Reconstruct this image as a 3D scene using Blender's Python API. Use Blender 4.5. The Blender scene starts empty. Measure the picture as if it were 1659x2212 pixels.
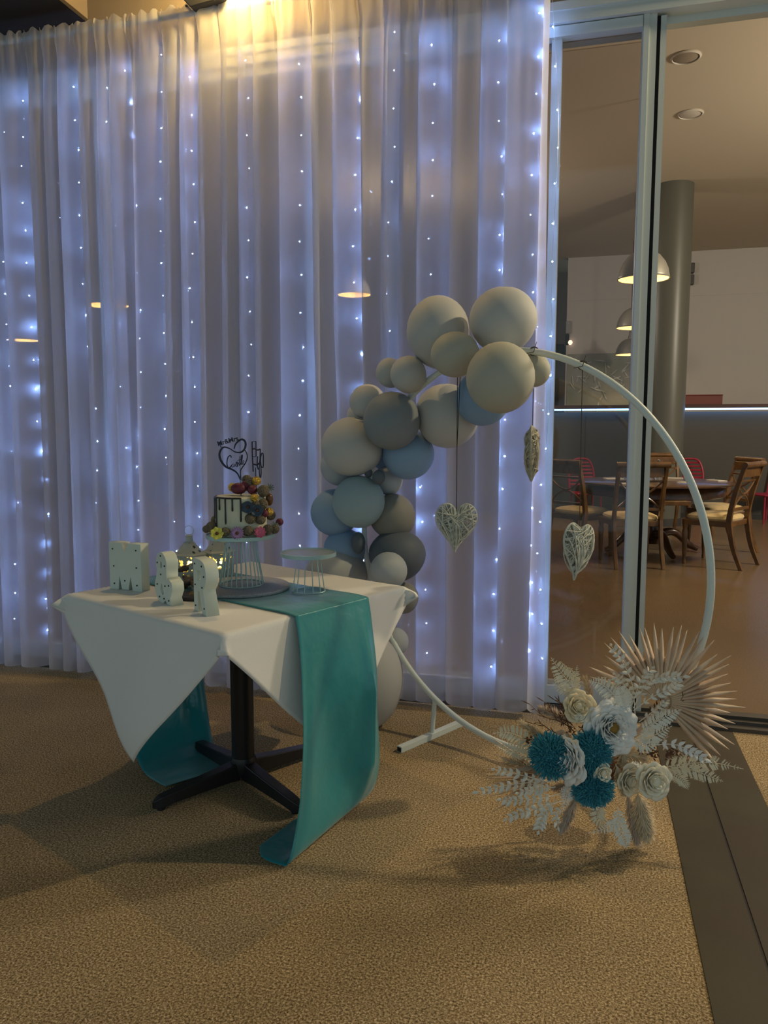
import bpy, math, random
from mathutils import Vector, Matrix, noise as mnoise

# ---------------------------------------------------------------- camera, world, lights, exposure
SC = bpy.context.scene
COL = SC.collection
R = math.radians
PI = math.pi
FPX, PITCH, YAW, CAMH = 1660.0, R(6.22), R(15.0), 1.35

cam_data = bpy.data.cameras.new('camera')
cam = bpy.data.objects.new('camera', cam_data)
COL.objects.link(cam)
cam_data.sensor_fit = 'VERTICAL'
cam_data.sensor_height = 24.0
cam_data.lens = FPX / 2212.0 * 24.0
cam_data.clip_start = 0.05
cam.location = (0, 0, CAMH)
cam.rotation_euler = (R(90) - PITCH, 0, YAW)
SC.camera = cam

world = bpy.data.worlds.new('world')
SC.world = world
world.use_nodes = True
bg = world.node_tree.nodes['Background']
bg.inputs[0].default_value = (0.70, 0.93, 1.0, 1)
bg.inputs[1].default_value = 0.325

vs = SC.view_settings
vs.view_transform = 'Standard'
vs.look = 'None'
vs.exposure = 0.42
vs.gamma = 1.0
vs.use_curve_mapping = False


def add_light(name, kind, loc, energy, color, aim=None, **kw):
    d = bpy.data.lights.new(name, kind)
    d.energy = energy
    d.color = color
    for k, v in kw.items():
        setattr(d, k, v)
    o = bpy.data.objects.new(name, d)
    COL.objects.link(o)
    o.location = loc
    if aim is not None:
        o.rotation_euler = (Vector(aim) - Vector(loc)).to_track_quat('-Z', 'Y').to_euler()
    return o


# added unseen warm lamps that brighten the dining room walls and ceiling
add_light('dining_room_fill', 'POINT', (4.6, 7.2, 3.3), 400, (1.0, 0.86, 0.66), shadow_soft_size=0.35)
add_light('dining_room_fill', 'POINT', (-2.5, 10.5, 3.3), 70, (1.0, 0.84, 0.66), shadow_soft_size=0.35)
# soft ceiling light of the near room, behind the viewer
add_light('near_room_light', 'AREA', (-3.4, -1.2, 3.9), 26, (0.88, 0.97, 1.0), (-0.9, 2.6, 0.6), shape='RECTANGLE', size=1.6, size_y=1.2)
# the second floodlight over the doors, out of frame to the right: casts the hoop's shadow across the carpet
FLOOD2 = (1.72, 3.5, 3.42)
add_light('floodlight_beam', 'SPOT', FLOOD2, 122, (1.0, 0.80, 0.47), (-0.6, 1.6, 0.0), spot_size=R(150), spot_blend=0.6, shadow_soft_size=0.05)

# ---------------------------------------------------------------- projection helpers (photo measurements to places)
CY, SY, CP, SP = math.cos(YAW), math.sin(YAW), math.cos(PITCH), math.sin(PITCH)


def ray(u, v):
    xc = (u - 829.5) / FPX
    up = (1106 - v) / FPX
    yc = CP + up * SP
    z = -SP + up * CP
    return Vector((xc * CY - yc * SY, xc * SY + yc * CY, z))


CAM = Vector((0, 0, CAMH))


def at_z(u, v, z):
    r = ray(u, v)
    return CAM + r * ((z - CAMH) / r.z)


def at_y(u, v, y):
    r = ray(u, v)
    return CAM + r * (y / r.y)


def at_d(u, v, d):
    return CAM + ray(u, v) * d


CAM_RIGHT = Vector((CY, SY, 0))
CAM_FWD = Vector((-SY * CP, CY * CP, -SP))
CAM_UP = Vector((-SY * SP, CY * SP, CP))

# ---------------------------------------------------------------- materials
MATS = {}


def mat(name, color, rough=0.6, metal=0.0, spec=0.4, noise=None, bump=None, sheen=0.0, emit=None, coat=0.0, aniso=0.0, trans=0.0):
    """noise=(scale, colour2, amount[, detail]) mottles the colour; bump=(scale, strength)."""
    if name in MATS:
        return MATS[name]
    m = bpy.data.materials.new(name)
    m.use_nodes = True
    nt = m.node_tree
    b = nt.nodes['Principled BSDF']
    b.inputs['Base Color'].default_value = (*color, 1)
    b.inputs['Roughness'].default_value = rough
    b.inputs['Metallic'].default_value = metal
    b.inputs['Specular IOR Level'].default_value = spec
    b.inputs['Sheen Weight'].default_value = sheen
    b.inputs['Coat Weight'].default_value = coat
    b.inputs['Anisotropic'].default_value = aniso
    b.inputs['Transmission Weight'].default_value = trans
    if emit:
        b.inputs['Emission Color'].default_value = (*emit[0], 1)
        b.inputs['Emission Strength'].default_value = emit[1]
    tc = nt.nodes.new('ShaderNodeTexCoord')
    if noise:
        n = nt.nodes.new('ShaderNodeTexNoise')
        n.inputs['Scale'].default_value = noise[0]
        n.inputs['Detail'].default_value = noise[3] if len(noise) > 3 else 4
        nt.links.new(tc.outputs['Object'], n.inputs['Vector'])
        ramp = nt.nodes.new('ShaderNodeValToRGB')
        ramp.color_ramp.elements[0].position = 0.5 - 0.5 * (1 - noise[2]) - 0.02
        ramp.color_ramp.elements[0].color = (*noise[1], 1)
        ramp.color_ramp.elements[1].position = min(1.0, 0.55 + 0.25 * (1 - noise[2]))
        ramp.color_ramp.elements[1].color = (*color, 1)
        nt.links.new(n.outputs['Fac'], ramp.inputs['Fac'])
        nt.links.new(ramp.outputs['Color'], b.inputs['Base Color'])
    if bump:
        n2 = nt.nodes.new('ShaderNodeTexNoise')
        n2.inputs['Scale'].default_value = bump[0]
        n2.inputs['Detail'].default_value = 3
        nt.links.new(tc.outputs['Object'], n2.inputs['Vector'])
        bp = nt.nodes.new('ShaderNodeBump')
        bp.inputs['Strength'].default_value = bump[1]
        bp.inputs['Distance'].default_value = 0.02
        nt.links.new(n2.outputs['Fac'], bp.inputs['Height'])
        nt.links.new(bp.outputs['Normal'], b.inputs['Normal'])
    MATS[name] = m
    return m


def emis(name, color, strength):
    if name in MATS:
        return MATS[name]
    m = bpy.data.materials.new(name)
    m.use_nodes = True
    nt = m.node_tree
    nt.nodes.clear()
    e = nt.nodes.new('ShaderNodeEmission')
    e.inputs[0].default_value = (*color, 1)
    e.inputs[1].default_value = strength
    o = nt.nodes.new('ShaderNodeOutputMaterial')
    nt.links.new(e.outputs[0], o.inputs[0])
    MATS[name] = m
    return m


def sheer_mat(name, color, transp, transl=0.55):
    m = bpy.data.materials.new(name)
    m.use_nodes = True
    nt = m.node_tree
    nt.nodes.clear()
    N = nt.nodes.new
    out = N('ShaderNodeOutputMaterial')
    df = N('ShaderNodeBsdfDiffuse')
    df.inputs[0].default_value = (*color, 1)
    tl = N('ShaderNodeBsdfTranslucent')
    tl.inputs[0].default_value = (*color, 1)
    mx = N('ShaderNodeMixShader')
    mx.inputs[0].default_value = transl
    nt.links.new(df.outputs[0], mx.inputs[1])
    nt.links.new(tl.outputs[0], mx.inputs[2])
    tp = N('ShaderNodeBsdfTransparent')
    mx2 = N('ShaderNodeMixShader')
    # the weave looks denser edge-on: transparency falls with the facing angle
    lw = N('ShaderNodeLayerWeight')
    lw.inputs[0].default_value = 0.5
    mr = N('ShaderNodeMapRange')
    mr.inputs[1].default_value = 0.0
    mr.inputs[2].default_value = 1.0
    mr.inputs[3].default_value = 1 - transp
    mr.inputs[4].default_value = 1 - transp * 0.15
    nt.links.new(lw.outputs['Facing'], mr.inputs[0])
    nt.links.new(mr.outputs[0], mx2.inputs[0])
    nt.links.new(tp.outputs[0], mx2.inputs[1])
    nt.links.new(mx.outputs[0], mx2.inputs[2])
    nt.links.new(mx2.outputs[0], out.inputs[0])
    MATS[name] = m
    return m


def glass_mat(name, tint, refl=1.0):
    m = bpy.data.materials.new(name)
    m.use_nodes = True
    nt = m.node_tree
    nt.nodes.clear()
    N = nt.nodes.new
    out = N('ShaderNodeOutputMaterial')
    tp = N('ShaderNodeBsdfTransparent')
    tp.inputs[0].default_value = (*tint, 1)
    gl = N('ShaderNodeBsdfGlossy')
    gl.inputs['Roughness'].default_value = 0.02
    fr = N('ShaderNodeFresnel')
    fr.inputs[0].default_value = 1.45
    mu = N('ShaderNodeMath')
    mu.operation = 'MULTIPLY'
    mu.inputs[1].default_value = refl
    mx = N('ShaderNodeMixShader')
    nt.links.new(fr.outputs[0], mu.inputs[0])
    nt.links.new(mu.outputs[0], mx.inputs[0])
    nt.links.new(tp.outputs[0], mx.inputs[1])
    nt.links.new(gl.outputs[0], mx.inputs[2])
    nt.links.new(mx.outputs[0], out.inputs[0])
    MATS[name] = m
    return m


def carpet_mat():
    m = bpy.data.materials.new('carpet')
    m.use_nodes = True
    nt = m.node_tree
    b = nt.nodes['Principled BSDF']
    b.inputs['Roughness'].default_value = 0.95
    b.inputs['Specular IOR Level'].default_value = 0.1
    tc = nt.nodes.new('ShaderNodeTexCoord')
    n = nt.nodes.new('ShaderNodeTexNoise')
    n.inputs['Scale'].default_value = 165
    n.inputs['Detail'].default_value = 7
    n.inputs['Roughness'].default_value = 0.8
    nt.links.new(tc.outputs['Object'], n.inputs['Vector'])
    rp = nt.nodes.new('ShaderNodeValToRGB')
    cr = rp.color_ramp
    cr.elements[0].position = 0.40
    cr.elements[0].color = (0.085, 0.055, 0.024, 1)
    cr.elements[1].position = 0.64
    cr.elements[1].color = (0.95, 0.79, 0.52, 1)
    e = cr.elements.new(0.5)
    e.color = (0.36, 0.258, 0.138, 1)
    nt.links.new(n.outputs['Fac'], rp.inputs['Fac'])
    n2 = nt.nodes.new('ShaderNodeTexNoise')
    n2.inputs['Scale'].default_value = 2.2
    n2.inputs['Detail'].default_value = 3
    nt.links.new(tc.outputs['Object'], n2.inputs['Vector'])
    r2 = nt.nodes.new('ShaderNodeValToRGB')
    r2.color_ramp.elements[0].position = 0.3
    r2.color_ramp.elements[0].color = (0.8, 0.8, 0.8, 1)
    r2.color_ramp.elements[1].position = 0.7
    r2.color_ramp.elements[1].color = (1.06, 1.03, 1.0, 1)
    nt.links.new(n2.outputs['Fac'], r2.inputs['Fac'])
    mx = nt.nodes.new('ShaderNodeMix')
    mx.data_type = 'RGBA'
    mx.blend_type = 'MULTIPLY'
    mx.inputs[0].default_value = 1.0
    nt.links.new(rp.outputs['Color'], mx.inputs[6])
    nt.links.new(r2.outputs['Color'], mx.inputs[7])
    nt.links.new(mx.outputs[2], b.inputs['Base Color'])
    bp = nt.nodes.new('ShaderNodeBump')
    bp.inputs['Strength'].default_value = 0.25
    bp.inputs['Distance'].default_value = 0.004
    nt.links.new(n.outputs['Fac'], bp.inputs['Height'])
    nt.links.new(bp.outputs['Normal'], b.inputs['Normal'])
    MATS['carpet'] = m
    return m


def perforated_mat(name, color, scale, hole):
    """pierced sheet metal: small cut-outs let the flame behind show"""
    m = bpy.data.materials.new(name)
    m.use_nodes = True
    nt = m.node_tree
    b = nt.nodes['Principled BSDF']
    b.inputs['Base Color'].default_value = (*color, 1)
    b.inputs['Roughness'].default_value = 0.5
    tc = nt.nodes.new('ShaderNodeTexCoord')
    v = nt.nodes.new('ShaderNodeTexVoronoi')
    v.inputs['Scale'].default_value = scale
    v.inputs['Randomness'].default_value = 0.55
    nt.links.new(tc.outputs['Object'], v.inputs['Vector'])
    gt = nt.nodes.new('ShaderNodeMath')
    gt.operation = 'GREATER_THAN'
    gt.inputs[1].default_value = hole
    nt.links.new(v.outputs['Distance'], gt.inputs[0])
    nt.links.new(gt.outputs[0], b.inputs['Alpha'])
    MATS[name] = m
    return m


# ---------------------------------------------------------------- mesh builder
class MB:
    def __init__(s):
        s.v = []
        s.f = []

    def box(s, lo, hi, rot=None, at=None):
        x0, y0, z0 = lo
        x1, y1, z1 = hi
        p = [Vector(q) for q in ((x0, y0, z0), (x1, y0, z0), (x1, y1, z0), (x0, y1, z0), (x0, y0, z1), (x1, y0, z1), (x1, y1, z1), (x0, y1, z1))]
        if rot is not None:
            p = [rot @ q for q in p]
        if at is not None:
            p = [q + Vector(at) for q in p]
        n = len(s.v)
        s.v += p
        s.f += [tuple(n + i for i in q) for q in ((0, 3, 2, 1), (4, 5, 6, 7), (0, 1, 5, 4), (1, 2, 6, 5), (2, 3, 7, 6), (3, 0, 4, 7))]
        return s

    def bbox(s, lo, hi, b):
        """box with chamfered vertical and horizontal edges"""
        x0, y0, z0 = lo
        x1, y1, z1 = hi
        rings = []
        for z, i in ((z0, b), (z0 + b, 0), (z1 - b, 0), (z1, b)):
            a0, a1, c0, c1 = x0 + i, x1 - i, y0 + i, y1 - i
            rings.append([(a0 + b, c0, z), (a1 - b, c0, z), (a1, c0 + b, z), (a1, c1 - b, z), (a1 - b, c1, z), (a0 + b, c1, z), (a0, c1 - b, z), (a0, c0 + b, z)])
        return s.rings(rings, True, True)

    def rings(s, rings, cap0=False, cap1=False, closed=True):
        n = len(s.v)
        k = len(rings[0])
        for r in rings:
            s.v += [Vector(q) for q in r]
        for i in range(len(rings) - 1):
            for j in range(k if closed else k - 1):
                a = n + i * k + j
                b = n + i * k + (j + 1) % k
                s.f.append((a, b, b + k, a + k))
        if cap0:
            s.f.append(tuple(n + j for j in reversed(range(k))))
        if cap1:
            s.f.append(tuple(n + (len(rings) - 1) * k + j for j in range(k)))
        return s

    def tube(s, pts, rad, sides=8, closed=False, cap=True, flat=1.0):
        pts = [Vector(p) for p in pts]
        n = len(pts)
        rad = rad if isinstance(rad, (list, tuple)) else [rad] * n
        tang = []
        for i in range(n):
            a = pts[(i - 1) % n] if (closed or i > 0) else pts[i]
            b = pts[(i + 1) % n] if (closed or i < n - 1) else pts[i]
            t = (b - a)
            tang.append(t.normalized() if t.length > 1e-9 else Vector((0, 0, 1)))
        up = Vector((0, 0, 1)) if abs(tang[0].z) < 0.9 else Vector((0, 1, 0))
        nrm = (up - tang[0] * up.dot(tang[0])).normalized()
        rs = []
        for i in range(n):
            nrm = nrm - tang[i] * nrm.dot(tang[i])
            nrm = nrm.normalized() if nrm.length > 1e-6 else tang[i].orthogonal().normalized()
            bi = tang[i].cross(nrm)
            rs.append([pts[i] + (nrm * math.cos(2 * PI * j / sides) * flat + bi * math.sin(2 * PI * j / sides)) * rad[i] for j in range(sides)])
        if closed:
            rs.append(rs[0])
            return s.rings(rs)
        return s.rings(rs, cap, cap)

    def lathe(s, prof, seg=24, at=(0, 0, 0), cap0=True, cap1=True, sx=1, sy=1):
        at = Vector(at)
        rs = [[at + Vector((r * math.cos(2 * PI * j / seg) * sx, r * math.sin(2 * PI * j / seg) * sy, z)) for j in range(seg)] for r, z in prof]
        return s.rings(rs, cap0, cap1)

    def ball(s, c, r, seg=12, rings=8, sc=(1, 1, 1), rot=None):
        c = Vector(c)
        rs = []
        for i in range(1, rings):
            t = PI * i / rings
            row = []
            for j in range(seg):
                p = Vector((math.sin(t) * math.cos(2 * PI * j / seg) * sc[0], math.sin(t) * math.sin(2 * PI * j / seg) * sc[1], -math.cos(t) * sc[2])) * r
                row.append(c + (rot @ p if rot is not None else p))
            rs.append(row)
        n = len(s.v)
        s.rings(rs)
        for sgn, base in ((-1, n), (1, n + (rings - 2) * seg)):
            p = Vector((0, 0, sgn * r * sc[2]))
            s.v.append(c + (rot @ p if rot is not None else p))
            k = len(s.v) - 1
            for j in range(seg):
                a, b = base + j, base + (j + 1) % seg
                s.f.append((k, b, a) if sgn < 0 else (k, a, b))
        return s

    def grid(s, nu, nv, fn):
        n = len(s.v)
        for i in range(nu + 1):
            for j in range(nv + 1):
                s.v.append(Vector(fn(i / nu, j / nv)))
        for i in range(nu):
            for j in range(nv):
                a = n + i * (nv + 1) + j
                s.f.append((a, a + nv + 1, a + nv + 2, a + 1))
        return s

    def poly(s, pts):
        n = len(s.v)
        s.v += [Vector(p) for p in pts]
        s.f.append(tuple(range(n, n + len(pts))))
        return s

    def prism(s, poly, y0, y1, fr=None):
        """extrude an x-z outline from y0 to y1"""
        a = [Vector((x, y0, z)) for x, z in poly]
        b = [Vector((x, y1, z)) for x, z in poly]
        if fr is not None:
            a = [fr @ p for p in a]
            b = [fr @ p for p in b]
        return s.rings([a, b], True, True)

    def build(s, name, material, parent=None, smooth=True, loc=None, thick=0.0, bevel=0.0, sub=0, label=None):
        me = bpy.data.meshes.new(name)
        me.from_pydata([tuple(p) for p in s.v], [], s.f)
        me.validate()
        return link_mesh(name, me, material, parent, smooth, loc, thick, bevel, sub, label)


def link_mesh(name, me, material, parent=None, smooth=True, loc=None, thick=0.0, bevel=0.0, sub=0, label=None):
    o = bpy.data.objects.new(name, me)
    COL.objects.link(o)
    if material is not None and len(me.materials) == 0:
        me.materials.append(material)
    if smooth:
        for p in me.polygons:
            p.use_smooth = True
        if hasattr(me, 'set_sharp_from_angle'):
            me.set_sharp_from_angle(angle=R(40))
    if parent is not None:
        o.parent = parent
    if loc is not None:
        o.location = loc
    if bevel:
        md = o.modifiers.new('bevel', 'BEVEL')
        md.width = bevel
        md.segments = 2
    if thick:
        md = o.modifiers.new('solid', 'SOLIDIFY')
        md.thickness = thick
        md.offset = 0
    if sub:
        md = o.modifiers.new('sub', 'SUBSURF')
        md.levels = sub
        md.render_levels = sub
    if label:
        o['label'] = label
    return o


def tag(o, label, cat, group=None, kind=None):
    o['label'] = label
    o['category'] = cat
    if group:
        o['group'] = group
    if kind:
        o['kind'] = kind
    return o


def struct(o):
    o['kind'] = 'structure'
    return o


def thing(name, label, cat, loc=(0, 0, 0), rz=0.0, group=None):
    o = bpy.data.objects.new(name, None)
    COL.objects.link(o)
    o.empty_display_size = 0.05
    o.location = loc
    o.rotation_euler = (0, 0, rz)
    return tag(o, label, cat, group)


def copy_tree(o, parent=None):
    c = o.copy()
    COL.objects.link(c)
    c.parent = parent
    for ch in o.children:
        copy_tree(ch, c)
    return c


def fill_mesh(polys, depth, bevel=0.0, res=1):
    """2-D outlines (with holes) to a solid of the given depth, x-z plane, centred in y"""
    cu = bpy.data.curves.new('tmp', 'CURVE')
    cu.dimensions = '2D'
    cu.fill_mode = 'BOTH'
    cu.extrude = depth / 2
    cu.bevel_depth = bevel
    for pl in polys:
        sp = cu.splines.new('POLY')
        sp.points.add(len(pl) - 1)
        for p, q in zip(sp.points, pl):
            p.co = (q[0], q[1], 0, 1)
        sp.use_cyclic_u = True
    return curve_to_mesh(cu)


def curve_to_mesh(cu):
    ob = bpy.data.objects.new('tmp', cu)
    COL.objects.link(ob)
    bpy.context.view_layer.update()
    dg = bpy.context.evaluated_depsgraph_get()
    me = bpy.data.meshes.new_from_object(ob.evaluated_get(dg), depsgraph=dg)
    me.transform(Matrix.Rotation(R(90), 4, 'X'))
    bpy.data.objects.remove(ob)
    bpy.data.curves.remove(cu)
    return me


def text_mesh(body, size, depth, offset=0.0):
    cu = bpy.data.curves.new('tmp', 'FONT')
    cu.body = body
    cu.size = size
    cu.extrude = depth / 2
    cu.offset = offset
    cu.align_x = 'CENTER'
    return curve_to_mesh(cu)


def catmull(pts, n):
    """n samples along a smooth curve through the points (any dimension)"""
    P = [Vector(p) for p in pts]
    P = [P[0] * 2 - P[1]] + P + [P[-1] * 2 - P[-2]]
    m = len(P) - 3
    out = []
    for k in range(n):
        t = k / (n - 1) * m
        i = min(int(t), m - 1)
        t -= i
        a, b, c, d = P[i:i + 4]
        out.append(0.5 * ((2 * b) + (c - a) * t + (2 * a - 5 * b + 4 * c - d) * t * t + (3 * b - a - 3 * c + d) * t ** 3))
    return out


def nz(*p):
    return mnoise.noise(Vector(p))


def basis(nrm, up=Vector((0, 0, 1))):
    n = Vector(nrm).normalized()
    x = up.cross(n)
    x = x.normalized() if x.length > 1e-4 else Vector((1, 0, 0))
    y = n.cross(x)
    return Matrix((x, y, n)).transposed()


# ---------------------------------------------------------------- shared materials
M_white_frame = mat('powder_coated_frame', (0.60, 0.64, 0.61), 0.42, spec=0.5)
M_black = mat('black_rubber', (0.008, 0.008, 0.009), 0.6)
M_hoop = mat('hoop_paint', (0.74, 0.81, 0.78), 0.4, bump=(60, 0.05))
M_wood = mat('walnut', (0.17, 0.082, 0.022), 0.32, spec=0.5, noise=(9, (0.085, 0.038, 0.011), 0.7), coat=0.2)
M_dwood = mat('dark_wood', (0.10, 0.045, 0.02), 0.28, noise=(8, (0.05, 0.022, 0.01), 0.7), coat=0.3)
M_cream = mat('cream_fabric', (0.66, 0.50, 0.24), 0.85, sheen=0.2, noise=(14, (0.54, 0.40, 0.19), 0.6))
M_red = mat('red_plastic', (0.30, 0.018, 0.04), 0.4)
M_cloth = mat('table_linen', (0.80, 0.80, 0.77), 0.85, sheen=0.15, bump=(420, 0.08))
M_satin = mat('teal_satin', (0.014, 0.255, 0.285), 0.24, spec=0.65, sheen=0.25, aniso=0.4, bump=(9, 0.35))
M_iron = mat('black_iron', (0.012, 0.012, 0.014), 0.38, spec=0.5)
M_wire = mat('stand_wire', (0.40, 0.56, 0.56), 0.35, metal=0.3)
M_letter = mat('letter_white', (0.66, 0.73, 0.65), 0.5)
M_dot = mat('letter_bulb', (0.03, 0.03, 0.028), 0.3)

# ================================================================ THE SETTING
GY = 3.70           # the plane of the glazed doors
# carpet
o = MB().box((-7, -3, -0.06), (6, 3.60, 0.0)).build('floor', carpet_mat(), smooth=False)
struct(o)
# two dark strips running out of the doorway with an open joint between them
M_strip = mat('dark_strip', (0.050, 0.042, 0.020), 0.62, noise=(3.0, (0.042, 0.030, 0.016), 0.8), bump=(300, 0.06))
struct(MB().box((0.31, -3, 0.0), (0.462, 3.59, 0.004)).build('trim_1', M_strip, smooth=False))
pts = []
struct(MB().box((0.470, -3, 0.0), (0.648, 3.59, 0.004)).build('trim_2', M_strip, smooth=False))
struct(MB().box((0.462, -3, 0.0), (0.470, 3.59, 0.0015)).build('trim_3', M_black, smooth=False))
# sill / track of the doors
mb = MB().box((-7, 3.60, -0.02), (6, 3.82, 0.018)).box((-7, 3.645, 0.018), (6, 3.655, 0.034)).box((-7, 3.715, 0.018), (6, 3.725, 0.034))
struct(mb.build('trim_4', mat('track_metal', (0.10, 0.09, 0.08), 0.5, metal=0.4), smooth=False))
# dining room floor
M_floor2 = mat('polished_floor', (0.185, 0.125, 0.066), 0.27, spec=0.45, noise=(140, (0.15, 0.10, 0.052), 0.9, 4))
struct(MB().box((-12, 3.82, -0.06), (10, 18, 0.0)).build('floor_inside', M_floor2, smooth=False))
# dining room walls and ceiling
M_wallw = mat('pale_wall', (0.56, 0.53, 0.50), 0.8, bump=(40, 0.02))
M_ceil = mat('beige_ceiling', (0.58, 0.51, 0.39), 0.9, bump=(50, 0.02))
M_darkw = mat('charcoal_wainscot', (0.062, 0.062, 0.056), 0.7)
CEIL2 = 4.6
BW = 15.6
struct(MB().box((-12, GY + 0.1, CEIL2), (10, 18, CEIL2 + 0.1)).build('ceiling_inside', M_ceil, smooth=False))
xw = at_y(1224, 700, BW).x
zs = at_y(1300, 648, BW).z
wb = MB()
wb.box((xw, BW, 0), (10, BW + 0.2, zs - 0.006)).box((xw, BW, zs + 0.006), (10, BW + 0.2, CEIL2)).box((xw, BW + 0.01, zs - 0.006), (10, BW + 0.2, zs + 0.006))
struct(wb.build('wall_back', M_wallw, smooth=False))
struct(MB().box((-12, 17.0, 0), (xw + 0.3, 17.2, CEIL2)).build('wall_recess', mat('brown_wall', (0.20, 0.165, 0.15), 0.8), smooth=False))
struct(MB().box((9.9, GY, 0), (10, 18, CEIL2)).build('wall_right', M_wallw, smooth=False))
struct(MB().box((-12.1, GY, 0), (-12, 18, CEIL2)).build('wall_left', M_wallw, smooth=False))
# charcoal half wall with a light strip under its ledge
HW = 12.4
zl = at_y(1560, 886, HW).z
struct(MB().box((-7, HW, 0), (10, HW + 0.15, zl - 0.02)).build('wall_half', M_darkw, smooth=False))
t = thing('light_ledge', 'dark ledge with glowing blue light strip along the charcoal half wall', 'ledge light', (3, HW, zl))
MB().box((-10, -0.10, 0.03), (7, 0.25, 0.085)).build('ledge', mat('ledge_dark', (0.05, 0.022, 0.02), 0.5), t, smooth=False)
MB().box((at_y(1172, 886, HW).x - 3, -0.07, 0.005), (7, -0.02, 0.03)).build('light_strip', emis('led_strip', (0.20, 0.46, 1.0), 5.0), t, smooth=False, label='glowing blue light strip')
struct(MB().box((-7, HW - 0.02, 0), (10, HW, 0.07)).build('baseboard_half', mat('baseboard', (0.03, 0.03, 0.03), 0.5), smooth=False))

# wall above the doors and lowered ceiling on the near side
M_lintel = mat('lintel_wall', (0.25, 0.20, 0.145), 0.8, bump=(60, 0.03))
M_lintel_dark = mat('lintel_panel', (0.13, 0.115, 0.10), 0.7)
zh0 = at_y(1174, 97, GY).z
zh1 = at_y(1174, 30, GY).z
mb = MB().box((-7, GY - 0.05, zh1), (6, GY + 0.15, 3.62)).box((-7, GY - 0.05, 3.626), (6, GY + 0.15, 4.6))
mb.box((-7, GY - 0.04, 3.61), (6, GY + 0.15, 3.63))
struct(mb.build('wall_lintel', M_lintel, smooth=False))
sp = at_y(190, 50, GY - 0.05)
struct(MB().box((-7, -3, sp.z), (sp.x, GY - 0.05, sp.z + 0.02)).build('ceiling_soffit', mat('shaded_soffit', (0.035, 0.028, 0.024), 0.8), smooth=False))  # shade of the unlit underside is put into this dark colour
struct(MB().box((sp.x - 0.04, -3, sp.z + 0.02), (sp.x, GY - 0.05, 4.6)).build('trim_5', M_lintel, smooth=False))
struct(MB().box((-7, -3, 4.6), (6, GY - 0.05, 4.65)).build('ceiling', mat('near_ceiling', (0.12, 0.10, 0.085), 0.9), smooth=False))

# door head: stepped pale metal rails
mb = MB()
mb.box((-7, GY - 0.055, zh0), (0.165, GY + 0.06, zh0 + 0.045))
mb.box((-7, GY - 0.075, zh0 + 0.05), (6, GY + 0.06, zh0 + 0.10))
mb.box((-7, GY - 0.06, zh0 + 0.104), (6, GY + 0.06, zh1 - 0.035))
mb.box((-7, GY - 0.085, zh1 - 0.035), (6, GY + 0.06, zh1))
mb.box((0.245, GY + 0.0, zh0 + 0.02), (6, GY + 0.05, zh0 + 0.05))
struct(mb.build('trim_6', M_white_frame, smooth=False))

# fixed glazing behind the curtain and beside the post
M_glass = glass_mat('window_glass', (0.925, 0.92, 0.925), 0.5)
w1 = struct(bpy.data.objects.new('window_1', None))
COL.objects.link(w1)
w1.location = (0, GY, 0)
xs = [-6.9, -5.0, -3.75, -2.55, -1.38, -0.215, 0.165]
for i, x in enumerate(xs[:-1]):
    wdt = 0.045
    MB().box((x, -0.035, 0.034), (x + wdt, 0.035, zh0)).build('mullion', M_white_frame, w1, smooth=False)
    MB().box((x + wdt, -0.006, 0.12), (xs[i + 1], 0.006, zh0 - 0.001)).build('pane', M_glass, w1, smooth=False)
    MB().box((x + wdt, -0.03, 0.034), (xs[i + 1], 0.03, 0.12)).build('bottom_rail', M_white_frame, w1, smooth=False)
MB().box((xs[-1], -0.045, 0.034), (xs[-1] + 0.058, 0.045, zh0 + 0.05)).box((xs[-1] + 0.004, -0.052, 0.034), (xs[-1] + 0.026, -0.045, zh0 + 0.05)).build('post', M_white_frame, w1, smooth=False)
MB().box((xs[-1] + 0.058, -0.02, 0.034), (xs[-1] + 0.074, 0.03, zh0 + 0.05)).build('gasket', M_black, w1, smooth=False)
# the sliding leaf, pushed back behind the fixed pane
d1 = struct(bpy.data.objects.new('door_1', None))
COL.objects.link(d1)
d1.location = (0, GY + 0.085, 0)
MB().box((0.239, -0.125, 0.034), (0.262, 0.03, zh0 + 0.04)).build('stile', M_white_frame, d1, smooth=False)
MB().box((-1.0, -0.025, 0.034), (-0.94, 0.025, zh0)).build('stile', M_white_frame, d1, smooth=False)
MB().box((-0.94, -0.02, 0.034), (0.239, 0.02, 0.11)).build('bottom_rail', M_white_frame, d1, smooth=False)
MB().box((-0.94, -0.005, 0.11), (0.239, 0.005, zh0)).build('pane', M_glass, d1, smooth=False)

# leaf emblem stuck on the glass, seen faintly through the curtain
M_decal = mat('frosted_decal', (0.75, 0.75, 0.78), 0.7)
t = thing('window_decal', 'frosted leaf emblem on the glass behind the curtain', 'decal', at_y(360, 720, GY - 0.012))
for side in (-1, 1):
    for pl in ([(6, -45), (6, 40)], [(6, -18), (22, -36)], [(6, 4), (24, -16)], [(13, 40), (13, 18), (24, 6)]):
        k = 1 / 440.0
        MB().tube([(side * p[0] * k, 0, -p[1] * k) for p in pl], 0.0032, 6, flat=0.5).build('leaf_stroke', M_decal, t)
for k, (ax, az) in enumerate([(-0.14, -0.16), (-0.05, -0.16), (0.05, -0.16), (0.15, -0.17)]):
    arc = [(ax + 0.035 * math.cos(a), 0, az + 0.04 * math.sin(a)) for a in [R(60 + 25 * i + 40 * k) for i in range(9)]]
    MB().tube(arc, 0.0025, 6, flat=0.5).build('letter_stroke', M_decal, t)

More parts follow.
